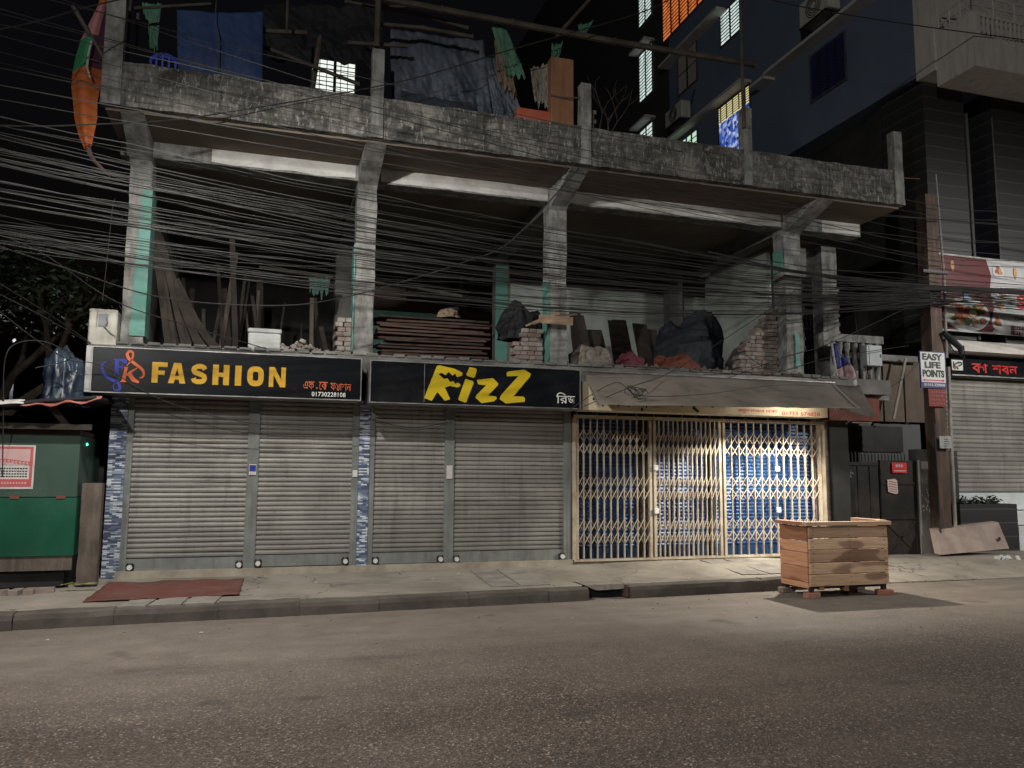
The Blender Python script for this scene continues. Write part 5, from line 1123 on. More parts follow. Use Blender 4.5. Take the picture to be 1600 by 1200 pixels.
# ground floor shop
part('base_wall', MB().box(13.7, 20, 1.62, 2.2, 0, 4.42), MT['dark'], nb)
g = MB(); z0 = 1.28; rows = []; zz = z0
while zz < 3.72:
    for dz, dy in ((0,0),(.01,-.010),(.03,-.026),(.06,-.028),(.082,-.012)): rows.append((zz+dz, 1.52+dy))
    zz += .093
nx = 6; N = nx+1
g.add([(13.72+(19-13.72)*i/nx, y, z) for z, y in rows for i in range(N)], [(j*N+i, j*N+i+1, (j+1)*N+i+1, (j+1)*N+i) for j in range(len(rows)-1) for i in range(nx)])
part('rolling_shutter', g, MT['shutter'], nb, 'grey roller shutter of the right hand shop')
part('canopy_ledge', MB().box(13.42, 20, .95, 1.62, 4.19, 4.41), MT['paleledge'], nb, 'pale ledge above the right hand shop')
g = MB(); g.box(13.72, 20, 1.25, 1.6, .92, 1.27); g.box(14.5, 20, 1.0, 1.6, .62, .90); g.box(14.72, 20, .78, 1.6, .05, .60); part('step', g, MT['step'], nb, 'pale tiled steps of the right hand shop')
part('pier', MB().box(13.18, 13.42, .95, 1.62, .1, 2.12), MT['clad'], nb)
pl = thing('planter', 'low black clad planter with green plants before the right hand shutter', 'planter', (14.0, 1.0, .15))
part('trough', MB().box(13.2, 14.66, .74, .80, .1, 1.06).box(13.2,14.66,1.16,1.22,.1,1.06).box(13.2,13.26,.8,1.16,.1,1.06).box(14.6,14.66,.8,1.16,.1,1.06).box(13.26,14.6,.8,1.16,.1,1.0), MT['clad'], pl)
def leaves(mb, c, rad, n, size, flat=1.0):
    for k in range(n):
        d = Vector((rnd.gauss(0,1), rnd.gauss(0,1), rnd.gauss(0,1))).normalized()*(rnd.random()**.4); p = Vector(c)+Vector((d.x*rad[0], d.y*rad[1], d.z*rad[2]))
        a = Vector((rnd.gauss(0,1), rnd.gauss(0,1), rnd.gauss(0,.5))).normalized(); b = a.cross(Vector((rnd.gauss(0,1), rnd.gauss(0,1), rnd.gauss(0,1)))).normalized(); s = size*rnd.uniform(.6,1.3)
        mb.add([p-a*s, p+b*s*.38, p+a*s, p-b*s*.38], [(0,1,2,3)])
g = MB()
for k in range(9): leaves(g, (13.35+k*.13, .97, 1.08+.05*math.sin(k*2)), (.12,.15,.10), 60, .045)
part('foliage', g, MT['leaf'], pl)
s4 = thing('shop_sign', 'dark shop sign with red Bengali lettering above the right hand shutter', 'sign', (15.5, 1.3, 3.74))
part('board', MB().box(13.74, 18.5, 1.30, 1.50, 3.745, 4.17), MT['signblack'], s4)
g = MB(); g.box(13.74, 18.5, 1.27, 1.30, 3.72, 3.745); g.box(13.74, 18.5, 1.27, 1.30, 4.17, 4.188); part('frame', g, MT['alu'], s4)
a = (14.295, 3.804); b = (15.547, 4.054); w_ = b[0]-a[0]; g = MB()
def bstroke(pts, wd=.03): g.ribbon(pts, wd, 1.288, 1.299)
fit_text(g, 'ব', a[0], a[0]+.19*w_, a[1], a[1]+.20, 1.299, .011, .018); bstroke(curve([(a[0]+.17*w_, a[1]+.13),(a[0]+.24*w_, a[1]+.12),(a[0]+.25*w_, a[1]+.05)]), .028)
fit_text(g, 'া', a[0]+.25*w_, a[0]+.34*w_, a[1], a[1]+.20, 1.298, .011, .018)
fit_text(g, 'শবন', a[0]+.44*w_, a[0]+1.0*w_, a[1], a[1]+.20, 1.299, .011, .018)
part('lettering', g, MT['signred'], s4)
g = MB(); a = (13.767, 3.835); b = (14.055, 4.053); g.box(a[0], b[0], 1.292, 1.299, a[1], b[1], 0)
mx, mz = (a[0]+b[0])/2, (a[1]+b[1])/2
g.box(a[0]+.03, a[0]+.06, 1.285, 1.2915, a[1]+.04, b[1]-.04, 1); g.ribbon([(b[0]-.10, b[1]-.04),(a[0]+.05, mz),(b[0]-.13, a[1]+.03)], .035, 1.284, 1.2905, 1)
g.ribbon(curve([(b[0]-.12, mz-.02),(b[0]-.04, mz+.02),(b[0]-.05, b[1]-.05),(b[0]-.12, b[1]-.06)]), .03, 1.283, 1.2895, 1); g.ribbon([(a[0]+.06, a[1]+.03),(mx, mz-.03)], .03, 1.282, 1.289, 2)
part('logo', g, [MT['signwhite'], MT['ink'], MT['signred']], s4)
# food banner
bn = thing('food_banner', 'maroon and white restaurant banner with a platter of food above the right hand shop', 'banner', (14.8, .8, 4.57))
part('sheet', MB().box(13.02, 17.0, .80, .83, 4.585, 6.14), MT['bannerw'], bn)
yB = .80
g = MB(); g.poly([(13.02,4.59),(14.36,4.59),(14.44,4.70),(14.36,4.85),(14.44,5.1),(14.36,5.5),(14.42,5.8),(14.30,6.135),(13.02,6.135)], yB-.006, yB-.001); part('maroon_field', g, MT['maroon'], bn)
g = MB(); c = (13.711, 4.927); g.disc(c[0], c[1], .60, .36, yB-.012, yB-.0065, 28, 0)
foods = [(c[0]+rnd.uniform(-.42,.42), c[1]+rnd.uniform(-.18,.22), rnd.uniform(.06,.12)) for _ in range(34)]
for k, (x, z, r) in enumerate(foods): g.disc(x, z, r, r*.72, yB-.0135-.0008*k, yB-.0125-.0008*k, 12, 1+k % 4)
g.disc(c[0]-.02, c[1]+.36, .06, .13, yB-.036, yB-.0355, 12, 5); g.disc(c[0]-.02, c[1]+.52, .045, .06, yB-.037, yB-.0365, 12, 5)
part('platter', g, [MT['plate'], MT['food1'], MT['food2'], MT['food4'], MT['food3'], mat('banner_bottle_blue', (.25,.38,.48))], bn)
for k, (px, m) in enumerate((( (1560,424), 'food2'), ((1566,458), 'food2'), ((1563,478), 'food1'), ((1559,504), 'food2'))):
    q = [(14.616, 5.904), (14.683, 5.442), (14.607, 5.136), (14.512, 4.803)][k]; g = MB(); g.disc(q[0], q[1], .155, .155, yB-.010, yB-.0065, 18, 0)
    for j in range(7): g.disc(q[0]+.08*math.cos(j*2.4)*(j/6), q[1]+.08*math.sin(j*2.4)*(j/6), .05, .045, yB-.0125-.0007*j, yB-.0115-.0007*j, 9, 1+j % 2)
    part('dish', g, [MT['plate'], MT[m], MT['food1'] if m == 'food2' else MT['food4']], bn)
g = MB()
for q in ((13.148, 5.878), (13.397, 5.912), (15.067, 5.885)): g.poly([(q[0]-.05,q[1]),(q[0],q[1]-.13),(q[0]+.05,q[1]),(q[0]+.03,q[1]+.12),(q[0]-.03,q[1]+.12)], yB-.013, yB-.0065)
part('lantern', g, MT['food1'], bn)
g = MB(); a = (15.076, 5.14); fit_text(g, 'S', a[0], a[0]+.25, a[1], a[1]+.30, yB-.001, .006, .05); fit_text(g, 'হোম ক্যাটারিং', a[0]+.3, a[0]+1.5, a[1], a[1]+.3, yB-.001, .006, .02); part('lettering', g, MT['signred'], bn)
g = MB(); a = (14.97, 4.914); fit_text(g, 'Catering', a[0]+.02, a[0]+.5, a[1]-.05, a[1]+.05, yB-.001, .006, .0); part('lettering', g, MT['ink'], bn)
for px, py, s in ((1580,512,'01716-'), (1580,520,'01781-')):
    q = (14.868, 4.723) if py == 512 else (14.859, 4.614); g = MB(); g.box(q[0], q[0]+1.0, yB-.006, yB-.001, q[1]-.045, q[1]+.035, 0); fit_text(g, s, q[0]+.09, q[0]+.5, q[1]-.03, q[1]+.025, yB-.0065, .004, .01, mi=1); part('phone_strip', g, [MT['maroon'], MT['bannerw']], bn)
g = MB(); g.box(12.98, 17.0, .795, .835, 6.14, 6.17); g.box(12.98, 17.0, .795, .835, 4.555, 4.585); part('frame', g, MT['alu'], bn)
def ac_out(y0, y1, z0, z1, lab):
    t = thing('air_conditioner', lab, 'air conditioner', (12.75, (y0+y1)/2, z0))
    g = MB(); g.bbox(12.55, 12.90, y0, y1, z0+.12, z1, .02); part('casing', g, MT['acw'], t)
    g = MB(); cy, cz = (y0+y1)/2, (z0+.12+z1)/2; r = (z1-z0)*.36
    for k in range(4): g.tube([(12.54, cy+r*(1-.2*k)*math.cos(a), cz+r*(1-.2*k)*math.sin(a)) for a in [2*math.pi*j/20 for j in range(21)]], .012, 4)
    part('fan_grille', g, MT['iron'], t)
    g = MB()
    for y in (y0+.08, y1-.08): g.box(12.5, 12.999, y-.02, y+.02, z0+.06, z0+.10); g.bar((12.55, y, z0+.07), (12.99, y, z0-.2), .03, .03)
    g.box(12.50, 12.53, y0+.05, y1-.05, z0+.06, z0+.10); g.tube([(12.98,y0+.1,z1-.05),(12.94,y0-.05,z1+.1),(12.98,y0-.12,z1+.35)], .02, 6); part('bracket', g, MT['iron'], t)
ac_out(3.15, 4.25, 12.72, 13.5, 'outdoor air conditioner on a bracket high on the blue side wall')
ac_out(10.3, 11.4, 13.1, 13.8, 'outdoor air conditioner on the blue side wall above the parapet')
# ------------------------------------------------------------------ passage with black gate between the buildings
pg = thing('passage_wall', 'grey walls and brown sheets closing the passage behind the black gate', 'wall', (11.3, 1.5, .1))
part('lower_wall', MB().box(9.63, 13.1, 1.55, 1.7, 0, 2.68), mat('passage_grey_plaster', (.10,.105,.105), (.075,.08,.08), .8, .8, bs=.1), pg)
g = MB(); g.box(11.2, 12.6, 1.50, 1.549, 2.1, 2.62); 
for k in range(3): g.box(11.25, 11.7, 1.49, 1.4999, 2.2+k*.15, 2.215+k*.15)
part('dark_board', g, MT['blackmetal'], pg)
g = MB()
for k in range(8): g.box(11.05+k*.27, 11.05+k*.27+.25, 1.45+.03*(k % 2), 1.53, 2.72, 3.95+.05*math.sin(k*3)); 
part('sheet_panel', g, MT['brownpanel'], pg)
g = MB(); g.box(9.63, 11.0, .70, .9, 2.66, 3.0); g.box(10.6, 11.05, .60, .72, 2.6, 3.3); part('rough_masonry', g, MT['brick'], pg)
g = MB(); g.bbox(11.2, 12.9, 1.3, 2.0, 3.95, 4.08, .01); part('coping', g, MT['concrete_in'], pg)
g = MB(); g.box(9.65, 10.75, .05, .35, 2.60, 3.04); part('balcony_fascia', g, MT['rust'], pg)
g = MB(); g.tube([(12.107, 1.2, 2.747), (12.483, 1.2, 4.005)], .028, 6); solo('leaning_pipe', g, MT['pipe'], 'pale pipe leaning against the brown sheets above the black gate', 'pipe')
gt = thing('black_gate', 'black metal yard gate topped with short spikes behind the wooden counter', 'gate', (10.9, .45, .1))
g = MB(); g.box(9.66, 10.98, .42, .47, .12, 1.84); 
for k in range(5): g.box(9.70+k*.27, 9.70+k*.27+.02, .405, .4195, .12, 1.84)
g.box(9.66,10.98,.40,.4195,1.80,1.86)
part('gate_leaf', g, MT['blackmetal'], gt)
g = MB(); g.box(11.02, 11.86, .42, .47, .12, 1.90); g.box(11.02, 11.06, .40, .4195, .12, 1.90); g.box(11.80, 11.86, .40, .4195, .12, 1.90); g.box(11.06, 11.80, .40, .4195, 1.45, 1.48); g.box(11.06, 11.80, .40, .4195, .80, .83); g.bar((11.10,.41,.18),(11.78,.41,.76), .04, .015); g.bar((11.78,.41,.18),(11.10,.41,.76), .04, .015)
part('gate_leaf', g, MT['blackmetal'], gt, 'scuffed right leaf with a cross brace')
g = MB()
for k in range(27):
    x = 9.68+k*.075; g.tube([(x,.445,1.84),(x,.445,2.0),(x,.445,2.06)], [.012,.012,.002], 5)
part('spike_row', g, MT['iron'], gt)
g = MB(); a = (11.286, 1.664); b = (11.624, 1.859); g.box(a[0], b[0], .392, .399, a[1], b[1], 0); g.box(a[0]+.04, b[0]-.03, .388, .3915, a[1]+.03, a[1]+.05, 1)
for k in range(3): g.disc(a[0]+.10+k*.06, b[1]-.06, .025, .03, .388, .3915, 8, 1)
part('sticker', g, [MT['signred'], MT['bannerw']], gt, 'orange red sticker with white marks')
g = MB(); a = (11.162, 1.27); b = (11.398, 1.557); g.poly([(a[0]+.01,a[1]+.04),(b[0]-.05,a[1]),(b[0],a[1]+.02),(b[0]-.01,b[1]-.04),(b[0]-.06,b[1]),(a[0],b[1]-.02)], .392, .399, 0)
for k in range(5): g.ribbon(curve([(a[0]+.03, b[1]-.07-.045*k),(a[0]+.07, b[1]-.05-.045*k),(b[0]-.03, b[1]-.08-.045*k)]), .014, .388, .3915, 1)
part('torn_poster', g, [MT['paper'], MT['posterred']], gt, 'torn white poster with faint red print')
g = MB()
for (x0, x1) in ((9.75,10.0), (10.1,10.5)): 
    for k in range(9): xx = rnd.uniform(x0, x1-.05); zz = rnd.uniform(1.58,1.75); g.poly([(xx,zz),(xx+rnd.uniform(.03,.1),zz+rnd.uniform(-.02,.03)),(xx+rnd.uniform(.02,.07),zz+rnd.uniform(.03,.09))], .414, .418)
part('poster_scraps', g, mat('dull_paper_scrap', (.14,.14,.14), (.09,.09,.09), 9), gt)
gp = thing('gate_pillar', 'grey concrete gate pillar with peeled posters beside the rusty pole', 'pillar', (11.98, .5, .08))
g = MB(); g.box(11.87, 12.16, .38, .60, .05, 2.12); part('shaft', g, MT['concrete_in'], gp)
g = MB(); a = (11.948, 1.741); b = (12.124, 1.888); g.box(a[0], b[0], .372, .378, a[1], b[1])
for k in range(22): xx = rnd.uniform(11.92,12.12); zz = rnd.uniform(.9,1.55); g.poly([(xx,zz),(xx+rnd.uniform(.01,.04),zz+rnd.uniform(-.03,.03)),(xx+rnd.uniform(-.01,.02),zz+rnd.uniform(.03,.08))], .373, .3785)
part('paper_scraps', g, MT['paper'], gp)
pb = thing('power_pole', 'rusty brown square steel power pole carrying the overhead cables', 'pole', (12.26, .28, .12))
g = MB(); vs = []; n = 20
for j in range(n+1):
    z = .1+7.0*j/n; 
    for x, y in ((12.09,.14),(12.36,.14),(12.36,.40),(12.09,.40)): vs.append((x+.004*z*2, y, z))
g.add(vs, [(j*4+k, j*4+(k+1)%4, (j+1)*4+(k+1)%4, (j+1)*4+k) for j in range(n) for k in range(4)]+[(n*4,n*4+1,n*4+2,n*4+3)]); part('shaft', g, MT['pole'], pb)
g = MB(); g.tube([(12.46,.16,.15),(12.47,.16,2.2),(12.5,.16,3.7)], .034, 8); part('conduit', g, MT['pipe'], pb)
g = MB(); g.tube([(12.62,.3,3.9),(12.66,.3,5.5),(12.60,.3,7.6)], [.028,.026,.012], 6); part('conduit', g, MT['pipe'], pb, 'thin pale rod rising beside the pole')
g = MB(); g.tube([(12.05,.1,.15),(12.06,.12,2.6)], .018, 6); part('cable_riser', g, MT['cable'], pb)
g = MB(); g.tube([(12.38,.1,4.35),(12.52,.05,4.2),(12.68,.02,4.05),(12.66,0,3.92)], [.05,.07,.06,.03], 8); g.tube([(12.40,.1,4.3),(12.5,.02,4.0),(12.72,-.02,3.85),(12.74,0,4.1)], .012, 5); part('cable_joint', g, MT['tarpblack'], pb)
for z in (4.9, 5.2, 5.5): g = MB(); g.box(11.95, 12.55, .08, .135, z, z+.06); part('crossarm', g, MT['iron'], pb)
e1 = thing('pole_sign', 'white EASY LIFE POINTS sign with red arrow fixed to the rusty pole', 'sign', (12.0, .08, 3.28))
g = MB(); x0, x1, z0, z1 = 11.76, 12.335, 3.275, 3.945; g.box(x0, x1, .07, .09, z0, z1); part('board', g, MT['signwhite'], e1)
g = MB(); f = .014; g.box(x0-f, x1+f, .066, .095, z1, z1+f); g.box(x0-f, x1+f, .066, .095, z0-f, z0); g.box(x0-f, x0, .066, .095, z0, z1); g.box(x1, x1+f, .066, .095, z0, z1); part('frame', g, MT['signnavy'], e1)
g = MB(); fit_text(g, 'EASY', x0+.04, x1-.06, z1-.155, z1-.025, .069, .004, .045); fit_text(g, 'LIFE', x0+.09, x1-.11, z1-.305, z1-.18, .069, .004, .045); fit_text(g, 'POINTS', x0+.035, x1-.035, z1-.475, z1-.335, .069, .004, .045); part('lettering', g, MT['ink'], e1)
g = MB(); g.poly([(x0+.02,z0+.135),(x0+.07,z0+.115),(x0+.07,z0+.128),(x1-.08,z0+.128),(x1-.08,z0+.112),(x1-.02,z0+.137),(x1-.08,z0+.162),(x1-.08,z0+.146),(x0+.07,z0+.146),(x0+.07,z0+.157)], .064, .069); part('arrow', g, MT['signred'], e1)
g = MB(); g.box(x0, x1, .065, .0695, z0, z0+.098, 0); fit_text(g, '01315-329000', x0+.05, x1-.03, z0+.022, z0+.075, .0645, .004, .02, mi=1); part('phone_strip', g, [MT['signnavy'], MT['signwhite']], e1)
e2 = thing('pole_sign', 'small dark red sign with faded lines below the EASY LIFE POINTS sign', 'sign', (12.16, .1, 2.93))
g = MB(); g.box(11.93, 12.34, .09, .105, 2.92, 3.25); part('board', g, MT['redboard'], e2)
g = MB()
for j in range(4):
    x = 11.96
    while x < 12.28: wd = rnd.uniform(.02,.06); g.box(x, x+wd, .085, .0895, 2.96+j*.072, 2.978+j*.072+.012*rnd.random()); x += wd+.015
part('lettering', g, mat('faded_pink_ink', (.30,.12,.11)), e2)
e3 = thing('notice', 'small white metal notice strapped to the conduit of the rusty pole', 'notice', (12.35, .06, 2.12))
g = MB(); g.box(12.10, 12.38, .055, .07, 2.13, 2.36); part('plate', g, MT['alu'], e3)
g = MB()
for j in range(4): g.box(12.20, 12.20+rnd.uniform(.08,.14), .051, .0545, 2.17+j*.04, 2.18+j*.04)
part('lettering', g, MT['ink'], e3)
# torn cloth banner hanging from the balcony, meter box
def tb(u, v):
    ax = [(1299,537),(1303,560),(1308,590),(1318,610),(1338,622)]; bx = [(1305,538),(1318,556),(1330,575),(1340,596),(1343,612)]
    return u, v
LA = [(9.726, 0.02, 3.991), (9.752, 0, 3.685), (9.79, -0.02, 3.382), (9.909, -0.03, 3.154), (10.179, -0.03, 3.013)]; LB = [(9.822, 0.02, 3.973), (9.94, -0.06, 3.733), (10.091, -0.05, 3.531), (10.209, -0.06, 3.279), (10.253, -0.03, 3.097)]
MT['faded'] = mat('faded_print_cloth', (.30,.28,.29), (.22,.07,.07), 14, .7, bs=.1)
tbn = thing('torn_banner', 'torn blue and white printed cloth dangling from the little balcony', 'banner', (9.954, 0, 2.996))
for i, (i0, i1, m) in enumerate(((0,1.6,'signnavy'), (1.6,2.7,'faded'), (2.7,4,'bannerw'))):
    g = MB()
    def f(u, v):
        k = i0+(i1-i0)*v; j = min(int(k), 3); t = k-j; a = Vector(LA[j])*(1-t)+Vector(LA[j+1])*t; b = Vector(LB[j])*(1-t)+Vector(LB[j+1])*t; q = a*(1-u)+b*u; q.y += .05*math.sin(u*7+k*2); return q
    g.grid(f, 8, 8, thick=(0,.004,0)); part('cloth', g, MT[m], tbn, smooth=True)
g = MB(); g.tube([Vector(p)+Vector((-.01,-.02,0)) for p in LA[:3]], .018, 5); part('hem', g, MT['bannerw'], tbn)
mbx = thing('meter_box', 'grey electricity meter box hung on the little balcony balusters', 'box', (10.72, .05, 3.6))
g = MB(); a = (10.457, 3.61); b = (10.805, 3.996); g.bbox(a[0], b[0], -.02, .12, a[1], b[1], .01); part('casing', g, MT['greybox'], mbx)
g = MB(); g.box(a[0]+.05, a[0]+.058, -.024, -.0201, a[1]+.02, b[1]-.02); g.box(b[0]-.05, b[0]-.03, -.028, -.0201, (a[1]+b[1])/2-.03, (a[1]+b[1])/2+.03); part('door_seam', g, MT['iron'], mbx)
# leaning stone slab and litter on the right
sl = [(11.96, 0.12, 0.618), (13.531, 0.18, 0.737), (13.579, 0.02, 0.255), (11.79, -0.14, 0.191)]
g = MB(); vs = [tuple(Vector(p)) for p in sl]+[tuple(Vector(p)+Vector((-.045,.10,.02))) for p in sl]; g.add(vs, [(0,3,2,1),(4,5,6,7),(0,1,5,4),(1,2,6,5),(2,3,7,6),(3,0,4,7)])
h = (13.369, 0.434); g.disc(h[0], h[1], .03, .04, .03, .045, 10, 1)
solo('stone_slab', g, [mat('brown_stone_slab', (.30,.235,.20), (.22,.17,.145), 3, .85, dirt=(.34,.29,.25), dirt_amt=.4, bs=.5), MT['dark']], 'brown stone slab leaning on its edge before the black planter', 'slab')
g = MB()
for k in range(14):
    s = rnd.uniform(.015,.04); p = Vector((12.72, -0.69, 0))+Vector((rnd.uniform(-.25,.25), rnd.uniform(-.06,.06), 0)); mt = Matrix.Translation((p.x, p.y, pz(p.x, p.y)+s*.5)) @ Matrix.Rotation(rnd.random()*6, 4, Vector((rnd.random(), rnd.random(), .3)).normalized()); g.bbox(-s*1.4, s*1.4, -s, s, -s*.3, s*.5, s*.2, mat=mt)
solo('litter', g, MT['foam'], 'scraps of white litter on the pavement right of the stone slab', 'litter', kind='stuff')
g = MB()
for k in range(90):
    x = rnd.uniform(-4, 9); y = yk(x)-rnd.random()**2*3.2-.05; s = rnd.uniform(.004,.013); mt = Matrix.Translation((x, y, s*.4)) @ Matrix.Rotation(rnd.random()*6, 4, 'Z'); g.bbox(-s, s, -s*.7, s*.7, -s*.4, s*.5, s*.2, mat=mt)
solo('gravel', g, MT['slabstone'], 'loose grit and pebbles strewn along the kerb', 'gravel', kind='stuff')
for k in range(9):
    x = rnd.uniform(-2, 6.4); y = rnd.uniform(-2.0, -.3) if k < 6 else rnd.uniform(-3.6, -2.9); s = rnd.uniform(.02,.05); z = pz(x, y)+.012 if y > -2.2 else .008
    g = MB(); a = rnd.random()*3; g.grid(lambda u, v: (x+s*((u-.5)*math.cos(a)-(v-.5)*math.sin(a)), y+s*((u-.5)*math.sin(a)+(v-.5)*math.cos(a)), z+.012*abs(noise.noise(Vector((u*3+k, v*3, 1))))), 4, 4, thick=(0,0,-.002))
    solo('paper_scrap', g, MT['paper'], 'tiny scrap of pale litter lying on the pavement or road edge', 'litter', 'scraps of litter')
# ------------------------------------------------------------------ tree and lamp behind the stall
tr = thing('dark_tree', 'dark leafy tree behind the green stall at the left edge', 'tree', (-5.2, 5.5, 0))
g = MB(); base = Vector((-5.2,5.5,0)); tips = []
def limb(p, d, L, r, dep):
    q = p+d*L+Vector((rnd.uniform(-.1,.1), rnd.uniform(-.1,.1), 0)); g.tube([p, (p+q)/2+Vector((rnd.uniform(-.08,.08), 0, rnd.uniform(-.05,.05))), q], [r, r*.85, r*.65], 7)
    if dep == 0: tips.append(q); return
    for k in range(3): limb(q, (d+Vector((rnd.uniform(-1,1), rnd.uniform(-1,1), rnd.uniform(-.2,.7)))*.8).normalized(), L*.72, r*.6, dep-1)
limb(base, Vector((.08,0,1)), 2.2, .2, 3)
part('trunk', g, MT['trunk'], tr)
g = MB()
for q in tips:
    if rnd.random() < .9: leaves(g, q+Vector((0,0,.1)), (.8,.7,.65), 130, .085)
part('crown', g, MT['leaf'], tr)
lm = thing('yard_lamp', 'small glaring white lamp glimpsed through the tree at the left edge', 'lamp', (-5.67, 9, 3.704))
q = (-5.67, 9, 3.704); g = MB()
for j in range(7):
    pass
g.tube([(q[0], q[1], q[2]-.07), (q[0], q[1], q[2]-.04), (q[0], q[1], q[2]+.04), (q[0], q[1], q[2]+.07)], [.03,.07,.07,.03], 12); part('bulb', g, emis('lamp_glare', (.95,.97,1.0), 40), lm)
g = MB(); g.tube([(q[0], q[1]+.12, -.05), (q[0], q[1]+.12, q[2]+.1)], .04, 6); part('post', g, MT['iron'], lm)
lamp('yard_lamp_light', 'POINT', (q[0], q[1]-.15, q[2]), (0,0,0), 60, (.9,.96,1.0), .07)

# ------------------------------------------------------------------ overhead cables
def cable(pts, r, label, group='overhead cables', m='cable'):
    a, b = Vector(pts[0]), Vector(pts[1])
    if a.x < -2.4 and a.y < -1.1: pts = [a+(a-b).normalized()*9]+list(pts)
    g = MB(); g.tube(pts, r, 4, caps=False); return solo('overhead_cable', g, MT[m], label, 'cable', group)
def sagline(A, B, sag, n=22, jig=0):
    A, B = Vector(A), Vector(B); return [A.lerp(B, i/n)-Vector((0, 0, 4*sag*(i/n)*(1-i/n)))+Vector((0, jig*noise.noise(Vector((i*.7, sag*50, A.z))), jig*noise.noise(Vector((i*.6, A.z*9, sag*30))))) for i in range(n+1)]
LAB = 'thin dark cable in the dense bundle sweeping across the front to the rusty pole'
L0 = (-3.192, 5.510); L1 = (-3.076, 3.898)
for k in range(64):
    v = min(1, max(0, rnd.choice((.10,.22,.27,.34,.5,.56,.62,.78,.83,.93))+rnd.gauss(0,.028))); pyl = 150+235*v**.9; Yl = -2.6+rnd.uniform(-.5,.5)
    zl = L0[1]+(L1[1]-L0[1])*(pyl-150)/235.0; A = (L0[0]-.2, Yl, zl+(Yl+2.6)*.42)
    zr = 4.92+.42*(1-v)**1.6+rnd.uniform(-.08,.08); B = (12.2, .02+rnd.uniform(-.05,.05), zr)
    P1 = sagline(A, B, rnd.uniform(.10,.50)+.12*v, 26, rnd.choice((.02,.04,.07))); P2 = sagline(B, (18.5, -1.2+rnd.uniform(-.4,.4), zr+rnd.uniform(-.35,.35)), .05, 5)
    cable(P1+P2[1:], rnd.choice((.0026,.0032,.0036,.0036,.006)), LAB)
for k in range(11):
    pyl = -60+k*20+rnd.uniform(-8,8); zl = L0[1]+(L1[1]-L0[1])*(pyl-150)/235.0; Yl = -2.6+rnd.uniform(-.5,.5); A = (L0[0]-.2, Yl, zl+(Yl+2.6)*.42)
    B = (12.4+rnd.uniform(0,.5), .0, 5.5+rnd.uniform(-.1,1.3)); P1 = sagline(A, B, rnd.uniform(.05,.3), 26, .015); cable(P1+[Vector(B)+Vector((6, -1.2, rnd.uniform(-.3,.2)))], rnd.choice((.004,.005,.0065)), 'cable of the loose upper strands crossing in front of the parapet', 'loose upper cables')
for k in range(5):
    A = (7.4-k*.5, -.45+rnd.uniform(-.1,.1), 5.26+.03*k); B = (12.2, .0, 5.15+.02*k); P1 = sagline(A, B, .10, 20, .01); cable(P1+sagline(B, (18.5, -1.0, 5.2+.03*k), .04, 5)[1:], .013, 'thick black cable in the heavy bunch at the rusty pole', 'thick cables at the pole')
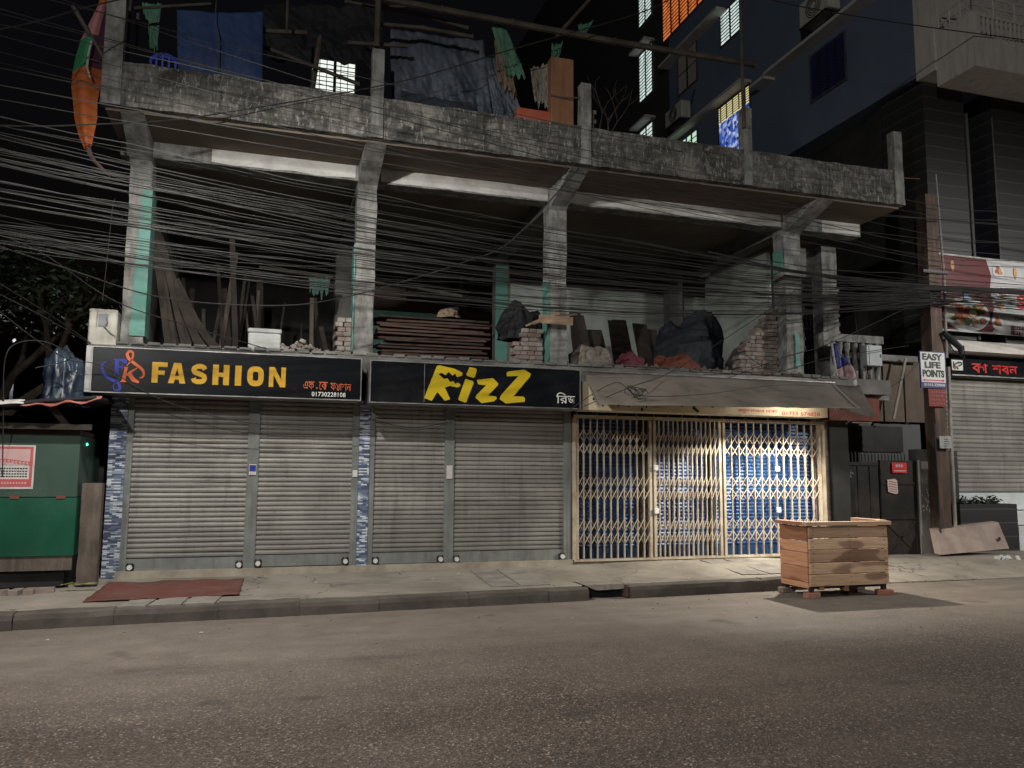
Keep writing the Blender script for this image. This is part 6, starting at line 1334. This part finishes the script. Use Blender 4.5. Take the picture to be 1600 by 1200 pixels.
single = [
 ([(-3.259, -1.6, 3.893), (-2.683, -1.2, 3.564), (-2.237, -0.42, 3.271)], 'left service cable dropping to the corner of the FASHION sign', .007),
 ([(-3.28, -1.5, 3.765), (-2.63, -1.1, 3.46), (-2.237, -0.42, 3.254)], 'second service cable dropping to the corner of the FASHION sign', .007),
 ([(-3.241, -1.6, 3.633), (-2.642, -1.4, 3.143), (-2.355, -1, 2.966), (-1.997, -0.9, 2.916), (-1.284, -0.55, 2.523), (-0.13, -0.4, 2.264), (1.653, -0.25, 2.223)], 'cable slanting down across the logo of the FASHION sign and the shutters', .006),
 ([(-3.221, -1.8, 4.201), (-2.252, -1.4, 3.986), (-1.515, -1, 3.85), (-0.75, -0.9, 3.807), (0.224, -0.9, 3.848), (0.901, -0.9, 3.993), (1.691, -0.9, 4.262), (2.709, -0.9, 4.673), (3.389, -0.9, 5.052), (4.404, -1.05, 6.235)], 'slack cable sagging below the bundle and rising to the third bracket', .008),
 ([(-3.23, -1.8, 4.326), (-2.652, -1.5, 4.184), (-1.936, -0.9, 3.774), (-1.168, -0.5, 3.587), (-0.001, -0.15, 3.342)], 'cable running down past the air conditioner to the foam box', .007),
 ([(-3.249, -2, 5.444), (-2.671, -1.8, 5.595), (-2.111, -1.6, 5.782), (-1.217, -1.3, 6.104), (0.118, -1.15, 6.595), (1.769, -1.15, 7.183), (3.292, -1.15, 7.894), (5.379, -1.2, 8.828), (6.063, -1.2, 9.281)], 'lone pale cable rising from the left across the parapet to the upper right', .009),
 ([(-3.257, -2.2, 6.402), (-2.699, -2, 6.774), (-2.225, -1.8, 7.161), (-1.633, -1.6, 7.559)], 'lone cable rising steeply at the top left corner', .009),
 ([(5.618, -1.4, 9.288), (7.37, -1.2, 9.51), (8.65, -1, 9.641), (11.23, -0.6, 10.024), (14.297, -0.4, 10.36)], 'lone pale cable crossing the blue side wall at the top right', .012),
 ([(4.359, -0.75, 2.566), (4.914, -1.15, 2.952), (5.231, -1.35, 2.755), (6.322, -1.3, 2.817), (7.779, -1, 3.041), (8.915, -0.8, 3.095)], 'cable looping along the front of the canvas awning', .006),
 ([(4.363, -1, 2.548), (5.126, -1.25, 2.883), (6.447, -0.3, 3.347), (8.387, -0.3, 4.552), (8.864, -0.2, 4.893)], 'taut cable slanting up from the awning to the fourth column', .006),
 ([(7.79, -0.2, 3.641), (8.346, -0.3, 3.378), (9.335, -0.3, 3.647), (11.341, -0.1, 4.012)], 'limp cable drooping before the fourth column to the pole', .006),
 ([(7.404, -0.3, 3.228), (8.418, -0.3, 3.603), (9.562, -0.2, 3.959), (11.788, 0, 4.91)], 'limp cable climbing from the awning end to the pole', .006),
 ([(6.92, -0.3, 3.262), (8.794, -0.3, 3.308), (10.154, -0.1, 3.133), (11.194, 0.1, 3.311), (11.817, 0.1, 3.823)], 'limp cable drooping under the little balcony', .006),
 ([(1.484, -0.08, 2.388), (2.054, -0.1, 2.277), (2.643, -0.08, 2.37)], 'short slack cable across the narrow shutter', .005),
 ([(-2.971, -1.2, 2.314), (-2.937, -1.4, 2.9), (-2.832, -1.3, 3.11), (-2.553, -1.2, 3.141), (-2.342, -1, 2.983), (-2.719, -1, 2.846)], 'loop of dark cable over the green stall roof', .007),
 ([(-2.1, -0.6, 3.808), (-2.05, -0.7, 4.556), (-2.019, -0.8, 4.958), (-1.973, -0.9, 5.101)], 'thin cable hanging left of the leftmost column', .005),
 ([(10.283, 0.1, 5.188), (10.339, 0.1, 4.588), (10.372, 0.1, 4.11)], 'thin cable hanging down to the little balcony', .006)]
for pts, lab, r in single:
    xs = [Vector(p) for p in pts]; out = []
    for i in range(len(xs)-1):
        a = xs[max(i-1,0)]; b = xs[i]; c = xs[i+1]; d = xs[min(i+2, len(xs)-1)]
        for k in range(6):
            t = k/6; out.append(.5*((2*b)+(c-a)*t+(2*a-5*b+4*c-d)*t*t+(3*b-a-3*c+d)*t**3))
    cable(out+[xs[-1]], r, lab, None)
g = MB()
c0 = Vector((5.098, -1.33, 2.827))
for k in range(7): g.tube([c0+Vector((.10*math.cos(a+k)+.02*k, -.02*k+.03*math.sin(a*2), .07*math.sin(a)-.01*k)) for a in [2*math.pi*j/14 for j in range(13)]], .006, 4)
solo('cable_coil', g, MT['cable'], 'tangled coil of cable hanging on the front of the awning', 'cable coil')
g = MB(); g.tube([(9.62, -0.3, 2.588), (9.677, -0.4, 2.694), (9.775, -0.4, 2.776)], .010, 5); g.tube([(9.465, -0.3, 2.684), (9.496, -0.3, 2.775), (9.532, -0.3, 2.697)], .010, 5); g.tube([(9.711, -0.3, 2.512), (9.78, -0.35, 2.578)], .008, 5)
solo('plastic_strips', g, MT['bannerw'], 'white plastic strips dangling at the right end of the awning', 'strips')
